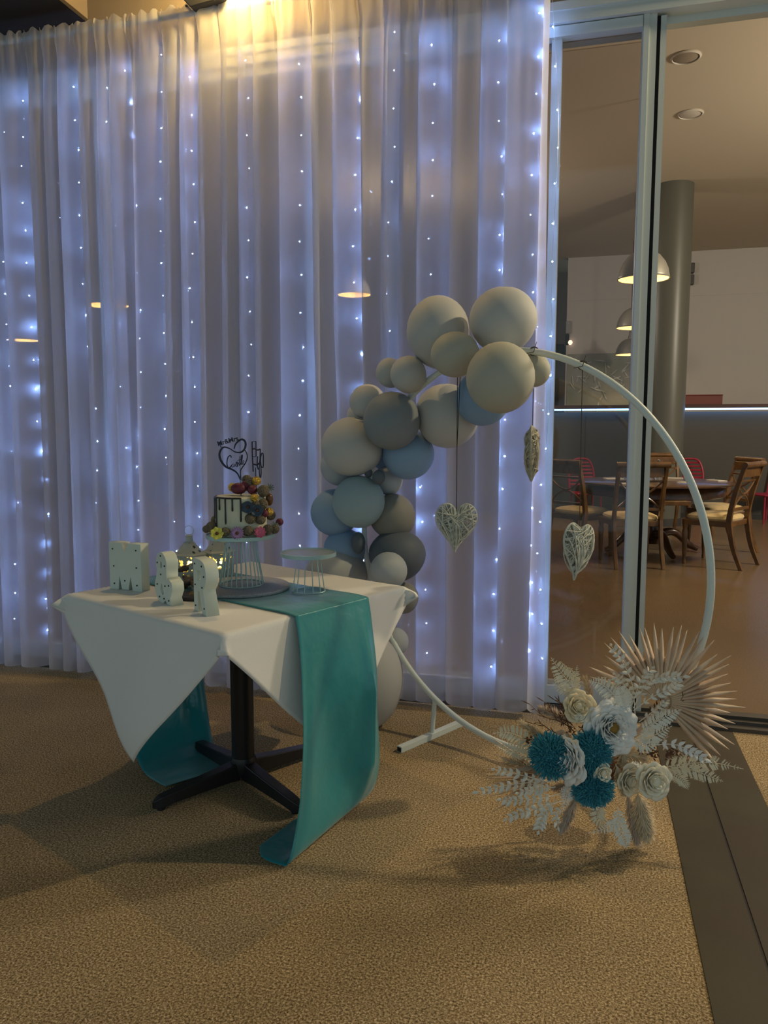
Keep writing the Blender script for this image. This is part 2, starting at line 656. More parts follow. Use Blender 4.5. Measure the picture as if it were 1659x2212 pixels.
# ---------------------------------------------------------------- curtain, rod, string lights
M_sheer = sheer_mat('sheer_voile', (0.80, 0.81, 0.88), 0.36, 0.74)
CURY = 3.52
RODZ = 3.31
t = thing('curtain_rod', 'thin metal rod carrying the gathered sheer curtain', 'rod', (-2.0, CURY, RODZ))
MB().tube([(-4, 0, 0), (1.82, 0, 0)], 0.012, 10).build('rod', M_white_frame, t)
MB().ball((1.835, 0, 0), 0.02).build('finial', M_white_frame, t)

cur = thing('sheer_curtain', 'long white sheer curtain hanging in loose folds, lit from behind', 'curtain', (-2.0, CURY, 0))


def fold(x):
    ph = 2 * PI * x / 0.112 + 1.6 * math.sin(2 * PI * x / 0.83 + 0.6) + 1.1 * math.sin(2 * PI * x / 0.37 + 2.1) + 0.7 * math.sin(2 * PI * x / 1.9)
    return ph


def curtain_panel(x0, x1, seed, yoff, right_edge=False):
    n = int((x1 - x0) / 0.0085)
    rows = 44

    def fn(a, b):
        x = x0 + (x1 - x0) * a
        zt = b
        z = 0.035 + (RODZ + 0.03 - 0.035) * zt
        top = max(0.0, (zt - 0.80) / 0.20)
        ph = fold(x) + 0.55 * math.sin(2.2 * zt + x * 1.7 + seed) + 0.35 * (1 - zt) * math.sin(x * 5 + seed)
        amp = (0.046 + 0.020 * nz(x * 2.1, seed, 0.3)) * (0.30 + 0.70 * min(1.0, (1 - zt) / 0.16))
        y = amp * math.sin(ph)
        dx = 0.028 * math.cos(ph) * (0.55 + 0.45 * min(1.0, (1 - zt) / 0.2)) + 0.02 * (1 - zt) * math.sin(x * 3.1 + seed)
        # tight little gathers over the rod pocket
        g = 0.011 * math.sin(2 * PI * x / 0.041 + 2 * math.sin(x * 9)) * max(0.0, (zt - 0.93) / 0.07) ** 0.5 if zt > 0.93 else 0
        y += g
        rip = 0.5 + 0.5 * math.sin(x * 6.3 + 1.7 * math.sin(x * 2.9 + seed))
        y += 0.0075 * rip * math.sin(2 * PI * x / 0.047 + 2.6 * math.sin(x * 4.3 + 0.4 * zt)) * min(1.0, (1 - zt) / 0.1)
        if zt > 0.975:
            z += 0.010 * math.sin(2 * PI * x / 0.048 + 1.5 * math.sin(x * 7))
            y = y * 0.5 - 0.016
        # hem sways a little and rises over the folds
        if zt < 0.06:
            z += 0.012 * nz(x * 3, seed, 2.2)
        y += 0.02 * nz(x * 0.9, zt * 1.3, seed)
        # the balloons lean on the cloth here
        press = math.exp(-((x + 1.0) / 0.3) ** 2) * max(0.0, min(1.0, (0.55 - zt) / 0.12))
        y = y * (1 - 0.6 * press) + 0.035 * press
        return (x + dx + 2.0, y + yoff, z)

    return MB().grid(n, rows, fn).build('curtain_panel', M_sheer, cur)


curtain_panel(-4.1, -2.32, 1.0, 0.0)
curtain_panel(-2.36, -0.92, 5.0, -0.006)
curtain_panel(-0.98, -0.205, 9.0, 0.004)

M_leds = [emis('led_bulb', (0.27, 0.46, 1.0), 440.0), emis('led_bulb_dim', (0.27, 0.46, 1.0), 175.0)]
M_ledwire = mat('led_wire', (0.55, 0.58, 0.62), 0.3, trans=0.5)
lc = thing('string_light_curtain', 'strands of cool white string lights hanging behind the sheer curtain', 'string lights', (-2.0, GY - 0.1, RODZ))
rnd = random.Random(4)
bulb_me = {}
strands = [(-45, .0), (18, .3), (78, .1), (193, .5), (262, .2), (300, .6), (362, .9), (425, .1), (538, .4), (650, .3), (778, .0), (850, .7), (925, .2), (1078, .1), (1152, .6), (1184, .3)]
ZB0, ZB1 = 0.22, 3.18
brt = {1, 3, 7, 9, 10, 13, 14, 15}
for si, (u, phs) in enumerate(strands):
    close = 0.105 + 0.035 * rnd.random()
    x = at_y(u, 800, GY - close).x + 2.0
    wob = [rnd.uniform(-1, 1) for _ in range(4)]

    def wx(z):
        return x + 0.018 * math.sin(z * 2.1 + wob[0] * 6) + 0.010 * math.sin(z * 5.3 + wob[1] * 6)

    def wy(z):
        return 0.1 - close + 0.010 * math.sin(z * 3.0 + wob[2] * 6)

    zz = [0.15 + (RODZ - 0.15) * i / 26 for i in range(27)]
    st = MB().tube([(wx(z), wy(z), z - RODZ) for z in zz], 0.0011, 4).build('light_strand', M_ledwire, lc)
    nb = 18
    for k in range(nb):
        z = ZB0 + (ZB1 - ZB0) * (k + phs) / nb + rnd.uniform(-0.012, 0.012)
        dim = int(rnd.random() < (0.25 if si in brt else 0.75))
        if dim not in bulb_me:
            b = MB().ball((0, 0, 0), 0.0025, 6, 4).build('bulb', M_leds[dim], st)
            bulb_me[dim] = b.data
        else:
            b = bpy.data.objects.new('bulb', bulb_me[dim])
            COL.objects.link(b)
            b.parent = st
        b.location = (wx(z) + rnd.uniform(-0.008, 0.008), wy(z) - 0.006, z - RODZ)

# ---------------------------------------------------------------- floodlights over the doors
def floodlight(name_label, loc, rz, lit):
    t = thing('floodlight', name_label, 'floodlight', loc, rz)
    M_body = mat('flood_body', (0.045, 0.045, 0.045), 0.5)
    # shallow tapered housing, face tilted upwards and out
    rs = []
    for z, w, d in ((0.0, 0.085, 0.045), (0.03, 0.105, 0.06), (0.055, 0.115, 0.068)):
        rs.append([(-w, -d, z), (w, -d, z), (w, d, z), (-w, d, z)])
    body = MB().rings(rs, True, True).build('housing', M_body, t, smooth=False, bevel=0.004)
    MB().box((-0.1, -0.058, 0.055), (0.1, 0.058, 0.060)).build('lens', emis('flood_lens', (1.0, 0.72, 0.3), 14.0), t, smooth=False, label='glowing warm lens')
    MB().tube([(-0.118, 0, 0.03), (-0.118, 0.07, 0.03), (-0.118, 0.10, 0.0), (0.118, 0.10, 0.0), (0.118, 0.07, 0.03), (0.118, 0, 0.03)], 0.006, 6).build('bracket', M_body, t)
    MB().tube([(0.13, 0, 0.02), (0.16, 0.02, 0.08), (0.13, 0.09, 0.13)], 0.009, 8).build('cable', M_body, t)
    return t


fp = at_y(455, 14, CURY - 0.02)
f1 = floodlight('dark floodlight with warm glow perched above the curtain top', (fp.x, fp.y, fp.z), R(8), True)
f1.rotation_euler = (R(6), R(-8), R(4))
add_light('flood_glow', 'POINT', (fp.x + 0.15, fp.y - 0.13, fp.z + 0.11), 30.0, (1.0, 0.66, 0.22), shadow_soft_size=0.03)

# ================================================================ CAKE TABLE
TC = Vector((-1.257, 2.60, 0))
TR = R(-24)
H = 0.44
TZ = 0.745
tb = thing('cake_table', 'square pedestal table with black cross base under the white cloth', 'table', TC, TR)
MB().bbox((-H, -H, TZ - 0.028), (H, H, TZ - 0.002), 0.004).build('tabletop', M_dwood, tb, smooth=False)
# pole (round-cornered column)
MB().lathe([(0.043, 0.06), (0.043, 0.70)], 20).build('column', M_iron, tb)
MB().lathe([(0.046, 0.03), (0.05, 0.05), (0.05, 0.085), (0.045, 0.10)], 20).build('collar', M_iron, tb, label='shiny black collar')
MB().bbox((-0.22, -0.22, 0.70), (0.22, 0.22, 0.716), 0.003).build('top_plate', M_iron, tb, smooth=False)
for k in range(4):
    a = R(8 + 90 * k) - TR * 0 + R(-17)
    c, s = math.cos(a), math.sin(a)
    rs = []
    for r_, w, z0, z1 in ((0.03, 0.030, 0.02, 0.085), (0.10, 0.028, 0.022, 0.075), (0.30, 0.025, 0.018, 0.055), (0.345, 0.022, 0.012, 0.05), (0.372, 0.006, 0.012, 0.038)):
        rs.append([(c * r_ - s * w, s * r_ + c * w, z0), (c * r_ + s * w, s * r_ - c * w, z0), (c * r_ + s * w * 0.8, s * r_ - c * w * 0.8, z1), (c * r_ - s * w * 0.8, s * r_ + c * w * 0.8, z1)])
    lg = MB().rings(rs, True, True).build('foot', M_iron, tb, smooth=False, bevel=0.003)
    MB().lathe([(0.014, 0.0), (0.016, 0.006), (0.012, 0.014)], 10, at=(c * 0.34, s * 0.34, 0)).build('glide', M_black, lg)

# white cloth laid diagonally: its corners hang at the middle of each side
S = 0.955


def cloth_pt(a, b):
    """a, b: cloth coordinates in the table's frame -> draped position"""
    fa = max(abs(a) - H, 0.0)
    fb = max(abs(b) - H, 0.0)
    x = max(-H, min(H, a))
    y = max(-H, min(H, b))
    sa = 1 if a > 0 else -1
    sb = 1 if b > 0 else -1
    z = TZ + 0.0015
    if fa > 0 and fb > 0:
        d = fa + fb
        fl = 0.95 if sa == sb else 0.45      # the side corners stick out stiffly, the front one hangs
        x += sa * fl * fa
        y += sb * fl * fb
        z -= d * (1.0 - 0.45 * (fl > 0.5)) * 0.8
    elif fa > 0 or fb > 0:
        d = fa + fb
        along = b if fa > 0 else a
        corner = max(0.0, abs(along) / H) ** 3
        out = 0.006 + 0.085 * d + 0.028 * math.sin(along * 11 + d * 3) * d * 2 + 0.05 * corner * d
        # the hanging corner curls back under
        if d > 0.34:
            out -= 0.5 * (d - 0.34) ** 2 * 3
        soft = min(d, 0.02)
        if fa > 0:
            x = sa * (H + out)
            y = b * (1 - 0.02 * d)
        else:
            y = sb * (H + out)
            x = a * (1 - 0.02 * d)
        z -= d - soft * 0.3
    return Vector((x, y, z))


def cloth_grid(i, j):
    p, q = (i - 0.5) * 2 * S, (j - 0.5) * 2 * S      # along the two diagonals
    a = (p + q) / 2
    b = (q - p) / 2
    v = cloth_pt(a, b)
    v.z += 0.0008 * nz(a * 6, b * 6, 1)
    return v


cl = thing('tablecloth', 'white cloth draped diagonally with pointed corners over the cake table', 'tablecloth', TC, TR)
MB().grid(96, 96, cloth_grid).build('cloth', M_cloth, cl, thick=0.0016)

# teal satin runner
rn = thing('table_runner', 'long teal satin runner draped over the cake table to the floor', 'table runner', TC, TR)
RL, RR = -0.165, 0.20
zt_ = TZ + 0.0055


def runner_rows(rows, name, n, seed):
    Ls = catmull([r[0] for r in rows], n)
    Rs = catmull([r[1] for r in rows], n)
    m = 22

    def fn(a, b):
        k = a * (n - 1)
        i = min(int(k), n - 2)
        f = k - i
        l = Ls[i].lerp(Ls[i + 1], f)
        r = Rs[i].lerp(Rs[i + 1], f)
        p = l.lerp(r, b)
        drop = max(0.0, min(1.0, (TZ - p.z) / 0.3))
        w = (0.016 * math.sin(b * 7.5 + p.z * 2.5 + seed) + 0.024 * nz(b * 2.2, p.z * 3.0, seed)) * drop
        w += 0.03 * math.exp(-((b - 0.86 + 0.12 * (0.7 - p.z)) / 0.07) ** 2) * drop
        w -= 0.012 * math.exp(-((b - 0.06) / 0.05) ** 2) * drop
        w *= max(0.0, min(1.0, (p.z - 0.02) / 0.16))
        p.x += w * (1 if seed < 3 else -1)
        p.z = max(p.z, 0.004)
        return p

    return MB().grid(n * 2, m, fn).build(name, M_satin, rn, thick=0.001)


e = 0.03 + H
front = [((0.0, RL, zt_), (0.0, RR, zt_)), ((0.25, RL, zt_), (0.25, RR, zt_)), ((H - 0.004, RL, zt_ + 0.001), (H - 0.004, RR, zt_ + 0.001)),
         ((H + 0.028, RL, TZ - 0.02), (H + 0.028, RR, TZ - 0.02)),
         ((H + 0.062, RL - 0.015, 0.56), (H + 0.055, RR - 0.005, 0.58)), ((H + 0.088, RL - 0.05, 0.32), (H + 0.068, RR - 0.004, 0.36)),
         ((H + 0.112, RL - 0.10, 0.12), (H + 0.075, RR - 0.008, 0.15)), ((H + 0.128, RL - 0.145, 0.02), (H + 0.055, RR - 0.035, 0.035)),
         ((H + 0.10, RL - 0.155, 0.006), (H + 0.0, RR - 0.10, 0.008)), ((H + 0.03, RL - 0.165, 0.010), (H - 0.05, RR - 0.22, 0.006)),
         ((H - 0.02, RL - 0.13, 0.014), (H - 0.055, RL + 0.06, 0.012))]
runner_rows(front, 'front_fall', 64, 1.0)
back = [((0.0, RL, zt_), (0.0, RR, zt_)), ((-0.25, RL, zt_), (-0.25, RR, zt_)), ((-H + 0.004, RL, zt_ + 0.001), (-H + 0.004, RR, zt_ + 0.001)),
        ((-H - 0.03, RL, TZ - 0.02), (-H - 0.03, RR, TZ - 0.02)),
        ((-H - 0.055, RL, 0.50), (-H - 0.055, RR, 0.50)), ((-H - 0.05, RL - 0.01, 0.25), (-H - 0.03, RR - 0.02, 0.25)),
        ((-H + 0.00, RL - 0.03, 0.08), (-H + 0.04, RR - 0.05, 0.08)), ((-H + 0.10, RL - 0.05, 0.012), (-H + 0.14, RR - 0.10, 0.012)),
        ((-H + 0.22, RL - 0.07, 0.012), (-H + 0.27, RR - 0.17, 0.006)), ((-H + 0.285, RL - 0.08, 0.02), (-H + 0.31, RR - 0.24, 0.010))]
runner_rows(back, 'back_fall', 64, 4.0)

TOP = TZ + 0.003      # resting height on the cloth
TOPR = TZ + 0.008     # resting height on the runner

# ---------------------------------------------------------------- white marquee letters
LH = 0.175


def letter(label, polys, dots, loc, rz, w):
    t = thing('marquee_letter', label, 'letter', loc, rz)
    dep = 0.042
    me = fill_mesh(polys, dep, 0.0012)
    link_mesh('letter_body', me, M_letter, t, smooth=False)
    for dx, dz in dots:
        MB().ball((dx, -dep / 2 - 0.0015, dz), 0.0033, 8, 6).build('bulb', M_dot, t)
    return t


def sc(pl, w, h=LH):
    return [(p[0] * w, p[1] * h) for p in pl]


def pixel_base(u, v):
    return at_z(u, v, TOP + 0.0012)


w = 0.150
Mp = [(-.5, 0), (-.5, 1), (-.10, 1), (0, .80), (.10, 1), (.5, 1), (.5, 0), (.22, 0), (.16, .34), (.08, 0.01), (-.12, 0.01), (-.2, .34), (-.24, 0)]
letter('white marquee letter M at the left end of the table', [sc(Mp, w)], [(x * w, z * LH) for x, z in ((-.38, .87), (.36, .87), (-.36, .5), (.36, .5), (-.36, .12), (.36, .12), (-.02, .2))],
       pixel_base(281, 1272), R(22) - R(31), w)
w = 0.128


def arc(cx, cz, r, a0, a1, n, rx=None):
    return [(cx + (rx or r) * math.cos(R(a0 + (a1 - a0) * i / n)), cz + r * math.sin(R(a0 + (a1 - a0) * i / n))) for i in range(n + 1)]


amp = arc(-.08, .77, .23, -20, 215, 14, .32) + arc(-.10, .28, .29, 140, 285, 10, .40) + [(.12, .07), (.22, 0), (.5, 0), (.40, .13), (.55, .30), (.52, .44), (.30, .52), (.20, .44)]
letter('white marquee ampersand between the M and the R', [sc(amp, w), sc(arc(-.09, .75, .075, 0, 360, 12, .08)[:-1], w), sc([(-.2, .25), (-.08, .40), (.06, .20), (-.04, .13)], w)],
       [(x * w, z * LH) for x, z in ((-.08, .93), (-.30, .78), (.14, .75), (-.10, .56), (-.34, .34), (.14, .35), (.36, .38), (-.22, .10), (.06, .09), (.34, .08))],
       pixel_base(366, 1300), R(22) - R(56), w)
w = 0.115
Rp = [(-.5, 0), (-.5, 1), (0.05, 1)] + arc(.1, .73, .27, 80, -60, 10, .40)[1:] + [(.22, .44), (.5, 0), (.18, 0), (-.05, .40), (-.2, .40), (-.2, 0)]
letter('white marquee letter R nearest the camera on the table', [sc(Rp, w), sc([(-.2, .60), (-.2, .80), (.04, .80), (.14, .70), (.04, .60)], w)],
       [(x * w, z * LH) for x, z in ((-.36, .9), (-.36, .5), (-.36, .1), (.2, .9), (.36, .72), (.2, .5), (.34, .12))],
       pixel_base(447, 1322), R(22) - R(64), w)

# ---------------------------------------------------------------- glitter board, wire stands, cake
bd = at_z(522, 1270, TOPR)
t = thing('round_board', 'round silver glitter board under the tall cake stand', 'board', bd)
MB().lathe([(0.0, 0.0), (0.178, 0.0), (0.180, 0.003), (0.180, 0.009), (0.178, 0.011), (0.0, 0.011)], 56, cap0=False, cap1=False).build(
    'board', mat('silver_glitter', (0.50, 0.53, 0.60), 0.5, metal=0.35, noise=(260, (0.26, 0.28, 0.33), 0.6), bump=(350, 0.5)), t)


def wire_stand(label, loc, r0, r1, rp, h, n, wr, topmat):
    t = thing('wire_cake_stand', label, 'cake stand', loc)
    MB().tube([(r0 * math.cos(2 * PI * i / 40), r0 * math.sin(2 * PI * i / 40), wr) for i in range(40)], wr, 8, closed=True).build('base_ring', M_wire, t)
    MB().tube([(r1 * math.cos(2 * PI * i / 40), r1 * math.sin(2 * PI * i / 40), h - 0.014) for i in range(40)], wr * 0.9, 8, closed=True).build('top_ring', M_wire, t)
    w0 = None
    for i in range(n):
        a = 2 * PI * i / n + 0.1
        if w0 is None:
            w0 = MB().tube([(r0, 0, wr), (r1, 0, h - 0.013)], wr * 0.75, 6).build('wire', M_wire, t)
            ww = w0
        else:
            ww = w0.copy()
            COL.objects.link(ww)
        ww.rotation_euler = (0, 0, a)
    rim = MB().rings([[(q[0] * math.cos(2 * PI * j / 56), q[0] * math.sin(2 * PI * j / 56), q[1]) for j in range(56)] for q in
                      ((rp - 0.006, h - 0.012), (rp, h - 0.010), (rp, h + 0.003), (rp - 0.003, h + 0.004), (rp - 0.004, h), (rp - 0.006, h - 0.012))]).build('plate_rim', M_wire, t)
    MB().lathe([(rp - 0.0045, h - 0.006), (rp - 0.0045, h)], 56).build('plate', topmat, t)
    return t


M_mirror = mat('mirror_plate', (0.30, 0.34, 0.36), 0.08, metal=0.9)
M_glasspl = mat('frosted_plate', (0.42, 0.48, 0.47), 0.18, spec=0.6, noise=(5, (0.34, 0.40, 0.39), 0.7))
s1 = at_z(522, 1262, TOPR + 0.011)
H1 = 0.190
wire_stand('tall wire cake stand holding the drip cake', s1, 0.083, 0.052, 0.128, H1, 26, 0.0026, M_mirror)
s2 = at_z(667, 1277, TOPR)
wire_stand('small empty wire cake stand with round top on the teal runner', s2, 0.060, 0.043, 0.102, 0.143, 12, 0.0025, M_glasspl)

CB = s1 + Vector((0, 0, H1 + 0.0008))
ck = thing('drip_cake', 'white cake with dark chocolate drips, truffles and flowers', 'cake', CB)
CRr, CH = 0.094, 0.146
cx = 0.004
M_ic = mat('buttercream', (0.70, 0.68, 0.52), 0.6, noise=(9, (0.60, 0.60, 0.44), 0.7), bump=(25, 0.25))
MB().lathe([(0.0, 0.0), (CRr, 0.0), (CRr + 0.001, 0.02), (CRr, CH - 0.006), (CRr - 0.006, CH), (0.0, CH)], 48, at=(cx, 0, 0), cap0=False, cap1=False).build('cake_body', M_ic, ck)
M_choc = mat('dark_chocolate', (0.016, 0.010, 0.016), 0.25, spec=0.6)
vdir = math.atan2(-CB.y, -CB.x)       # direction from the cake to the viewer
aL = vdir - R(90)                     # the viewer's left side of the cake
drips = [(-84, .082), (-68, .132), (-54, .048), (-36, .098), (-19, .05), (-1, .088), (-100, .05)]
ringpts = []
for i in range(27):
    a = vdir + R(-112 + 112 * i / 26)
    ringpts.append((cx + (CRr + 0.001) * math.cos(a), (CRr + 0.001) * math.sin(a), CH - 0.003))
MB().tube(ringpts, 0.0035, 8).build('drip_edge', M_choc, ck)
for dg_, ln in drips:
    a = vdir + R(dg_)
    px, py = cx + (CRr + 0.002) * math.cos(a), (CRr + 0.002) * math.sin(a)
    MB().tube([(px, py, CH - 0.002), (px, py, CH - ln * 0.5), (px, py, CH - ln * 0.9), (px, py, CH - ln)], [0.0034, 0.0030, 0.0036, 0.0022], 8).build('drip', M_choc, ck)
M_truf = mat('coated_truffle', (0.30, 0.245, 0.16), 0.9, noise=(180, (0.12, 0.09, 0.06), 0.5), bump=(160, 0.9))
M_gold = mat('gold_foil', (0.80, 0.52, 0.10), 0.28, metal=0.9, bump=(120, 0.8))
M_plum = mat('plum_macaron', (0.14, 0.025, 0.045), 0.5, bump=(60, 0.2))
M_dkblue = mat('blue_petal', (0.06, 0.09, 0.13), 0.6)
right3 = Vector((-math.sin(vdir), math.cos(vdir), 0)) * 1.0   # viewer's right, horizontally
toV = Vector((math.cos(vdir), math.sin(vdir), 0))
KP = 1.0 / 562.0      # metres per photo pixel at the cake


def ckp(u, v, d):
    """point at photo pixel offset from the stand's plate centre (521, 1157), d metres towards the viewer"""
    return right3 * ((u - 521) * KP) + toV * d + Vector((0, 0, (1157 - v) * KP - 0.12 * d * 0))


def lump(name, u, v, d, r, m, sc_=(1, 1, 1), seg=12):
    p = ckp(u, v, d)
    r *= 1.22
    p.z = max(p.z, r * sc_[2] + 0.001)
    return MB().ball(p, r, seg, 8, sc_).build(name, m, ck)


balls = [(462, 1138, .03, .017), (490, 1144, .100, .014), (511, 1148, .100, .012), (536, 1143, .102, .016), (557, 1146, .094, .013), (576, 1143, .076, .016), (592, 1146, .03, .014), (450, 1146, -.02, .012),
         (541, 1118, .096, .0165), (562, 1121, .088, .0155), (567, 1090, .080, .0165), (569, 1064, .055, .0185), (553, 1090, .09, .013), (543, 1048, .0, .017), (536, 1043, -.03, .015),
         (470, 1128, -.03, .015), (585, 1120, -.03, .016)]
for u, v, d, r in balls:
    lump('truffle', u, v, d, r, M_truf)
for u, v, d, r in ((550, 1076, .088, .0125), (580, 1106, .072, .013), (556, 1044, .02, .014), (506, 1058, -.01, .014)):
    lump('gold_chocolate', u, v, d, r, M_gold)
for u, v, d, r, s_ in ((519, 1060, .01, .022, (1.15, 1, .8)), (535, 1055, .0, .018, (1, 1, .9)), (547, 1062, .035, .016, (1, 1, .9)), (570, 1109, .084, .0125, (1, 1, 1)), (581, 1082, .05, .017, (.7, .7, 1.15)), (603, 1133, .0, .012, (1, 1, 1))):
    lump('plum_sweet', u, v, d, r, M_plum if u != 581 else mat('brown_glaze', (0.12, 0.05, 0.02), 0.25), s_)


def petal_flower(name, parent, c, nrm, r, n, col, ccol, layers=1, cup=0.25, wd=0.55):
    m = basis(nrm)
    f = MB().ball(c + m @ Vector((0, 0, 0.12 * r)), r * 0.26, 10, 6, (1, 1, 0.6), m).build(name, ccol, parent)
    for ly in range(layers):
        for i in range(n):
            a = 2 * PI * (i + 0.5 * ly) / n
            ca, sa = math.cos(a), math.sin(a)
            rr = r * (1 - 0.22 * ly)

            def fn(s, q):
                w = wd * r * math.sin(PI * min(1, s * 0.85 + 0.12)) ** 0.8 * (q - 0.5) * (2 * PI / n) ** 0.3
                d = rr * (0.18 + 0.82 * s)
                z = cup * rr * s * s + 0.10 * r * ly - 0.05 * r * (2 * q - 1) ** 2
                return c + m @ Vector((ca * d - sa * w, sa * d + ca * w, z))
            MB().grid(4, 3, fn).build('petal', col, f, thick=0.0006)
    return f


M_yel = mat('yellow_petal', (0.66, 0.62, 0.10), 0.6)
M_lil = mat('lilac_petal', (0.33, 0.20, 0.40), 0.6)
M_pnk = mat('pink_petal', (0.72, 0.16, 0.26), 0.6)
M_ctr = mat('flower_centre', (0.12, 0.05, 0.03), 0.8)
petal_flower('yellow_flower', ck, ckp(474, 1146, .112), toV + Vector((0, 0, .35)), 0.024, 7, M_yel, M_ctr, 1, 0.25, 1.0)
petal_flower('lilac_flower', ck, ckp(514, 1146, .118), toV + Vector((0, 0, .3)), 0.025, 16, M_lil, M_ctr, 2, 0.2, 0.55)
petal_flower('pink_flower', ck, ckp(560, 1146, .110), toV + Vector((0, 0, .3)), 0.022, 9, M_pnk, M_pnk, 2, 0.4, 0.8)
petal_flower('blue_flower', ck, ckp(537, 1094, .100), toV + right3 * -.3, 0.023, 5, M_dkblue, M_ctr, 1, 0.6, 1.3)
petal_flower('blue_flower', ck, ckp(555, 1101, .102), toV, 0.023, 5, M_dkblue, M_ctr, 1, 0.6, 1.3)
M_sage = mat('sage_leaf', (0.20, 0.26, 0.20), 0.8)
for u, v, d in ((584, 1060, -.01), (592, 1138, .03)):
    c = ckp(u, v, d)
    lf = MB()
    for i in range(16):
        a = 2 * PI * i / 16 * 1.618
        dv = (right3 * math.cos(a) + Vector((0, 0, math.sin(a))) + toV * math.sin(i * 2.3) * 0.6) * 0.017
        lf.tube([c, c + dv * 0.6, c + dv], [0.0008, 0.002, 0.0004], 5)
    lf.build('sage_sprig', M_sage, ck)

# toppers, each a flat cut-out on a stick pushed into the cake
M_acr = mat('navy_acrylic', (0.010, 0.012, 0.035), 0.3)


def stroke(pts, r, n=24, yd=0.0):
    """flat ribbon-like tube through (u, v) photo pixels relative to an origin"""
    return catmull([(p[0] * KP, yd, -p[1] * KP) for p in pts], n)


topz = CB + Vector((cx, 0, CH))
o_ = CB + ckp(519, 1030, 0.0)
tp = thing('cake_topper', 'navy heart cake topper reading Mr & Mrs with a script name', 'cake topper', (o_.x, o_.y, topz.z + 0.002), math.atan2(right3.y, right3.x))
zo = (o_.z - topz.z)


def tshape(pts, r, name, n=30, m=M_acr):
    c = [Vector((p.x, 0, p.z + zo)) for p in stroke(pts, r, n)]
    return MB().tube(c, r if isinstance(r, (list, tuple)) else r, 8, flat=0.6).build(name, m, tp)


# photo pixels relative to (519, 1030)
heart_l = [(-8, -51.5), (-2, -51), (5, -45), (0, -50), (-14, -56), (-26, -55), (-35, -47), (-37, -35), (-31, -20), (-20, -10), (-6, -4), (2, 4)]
tshape([(-8, -51), (-5, -60), (1, -67), (8, -71), (14, -68), (16, -60), (13, -50), (5, -44), (-6, -45), (-17, -52), (-28, -55), (-35, -49), (-38, -38), (-34, -25), (-25, -14), (-12, -8), (-2, 0), (4, 14)], [0.0020 + 0.0020 * abs(math.sin(PI * (i / 69) * 2.0)) for i in range(70)], 'heart_outline', 70)
tshape([(12, -51), (17, -44), (19, -34), (15, -22), (8, -12), (4, -4), (5, 14)], 0.0036, 'heart_outline', 30)
tshape([(-34, -54), (-36, -60), (-38, -66)], 0.0016, 'name_tie', 8)
# script name drawn stroke by stroke
nm = [[(-14, -33), (-15, -37), (-19, -36), (-22, -30), (-23, -20), (-21, -13), (-17, -13), (-13, -18)],
      [(-9, -20), (-12, -19), (-14, -16), (-12, -13), (-9, -16), (-8, -20), (-8, -14), (-5, -17)],
      [(-5, -17), (-3, -24), (-1, -20), (-2, -15), (-4, -15)], [(-2, -16), (2, -24), (4, -36), (2, -20), (3, -16)], [(-2, -27), (8, -30)],
      [(3, -17), (7, -26), (9, -38), (7, -36), (6, -22), (8, -18)], [(8, -19), (12, -24), (11, -27), (9, -24), (10, -19), (14, -21)]]
for q in nm:
    tshape(q, 0.0021, 'script_stroke', 18)
me = text_mesh('Mr&Mrs', 0.0235, 0.003, 0.0007)
me.transform(Matrix.Rotation(R(-16), 4, 'Y'))
link_mesh('lettering', me, M_acr, tp, smooth=False, loc=(-0.034, 0, zo + 0.113))
MB().tube([(0.008, 0, -0.03), (0.007, 0, zo + 0.03)], 0.0022, 8).build('stick', mat('clear_stick', (0.35, 0.38, 0.36), 0.2), tp)

o_ = CB + ckp(556, 1030, 0.02)
tp = thing('cake_topper', 'slim navy cake topper with stacked lettering on a black stick', 'cake topper', (o_.x, o_.y, topz.z + 0.002), math.atan2(right3.y, right3.x) + R(12))
zo = (o_.z - topz.z)
for q, r in (([(-9, -66), (-4, -66.5), (0, -67)], .0016), ([(-8, -66), (-8, -40), (-7, -12), (-7, -4)], .0018), ([(0, -67), (0, -40), (0, -36)], .0016), ([(-8, -50), (-4, -52), (0, -50), (4, -49), (9, -51)], .0034),
             ([(-8, -36), (-4, -35), (0, -36)], .0016), ([(-8, -20), (-3, -19), (2, -18), (6, -22)], .0034), ([(3, -36), (2, -18), (4, -8)], .0018), ([(9, -50), (8, -30), (6, -10), (7, 6), (9, 8), (10, -6), (9, -30), (12, -42), (15, -40), (15, -24), (14, -12), (10, -16), (9, -30)], .0017)):
    c = [Vector((p.x, 0, p.z + zo)) for p in stroke(q, r, 26)]
    MB().tube(c, r * 1.35, 8, flat=0.6).build('lettering', M_acr, tp)
MB().tube([(-0.002, 0, -0.02), (-0.003, 0, zo + 0.022)], 0.0017, 8).build('stick', M_acr, tp)

# ---------------------------------------------------------------- lanterns, slate, driftwood
M_lant = mat('lantern_white', (0.50, 0.53, 0.48), 0.5)
M_perf = perforated_mat('pierced_metal', (0.50, 0.52, 0.46), 62, 0.36)
M_flame = emis('flame', (1.0, 0.62, 0.12), 16.0)


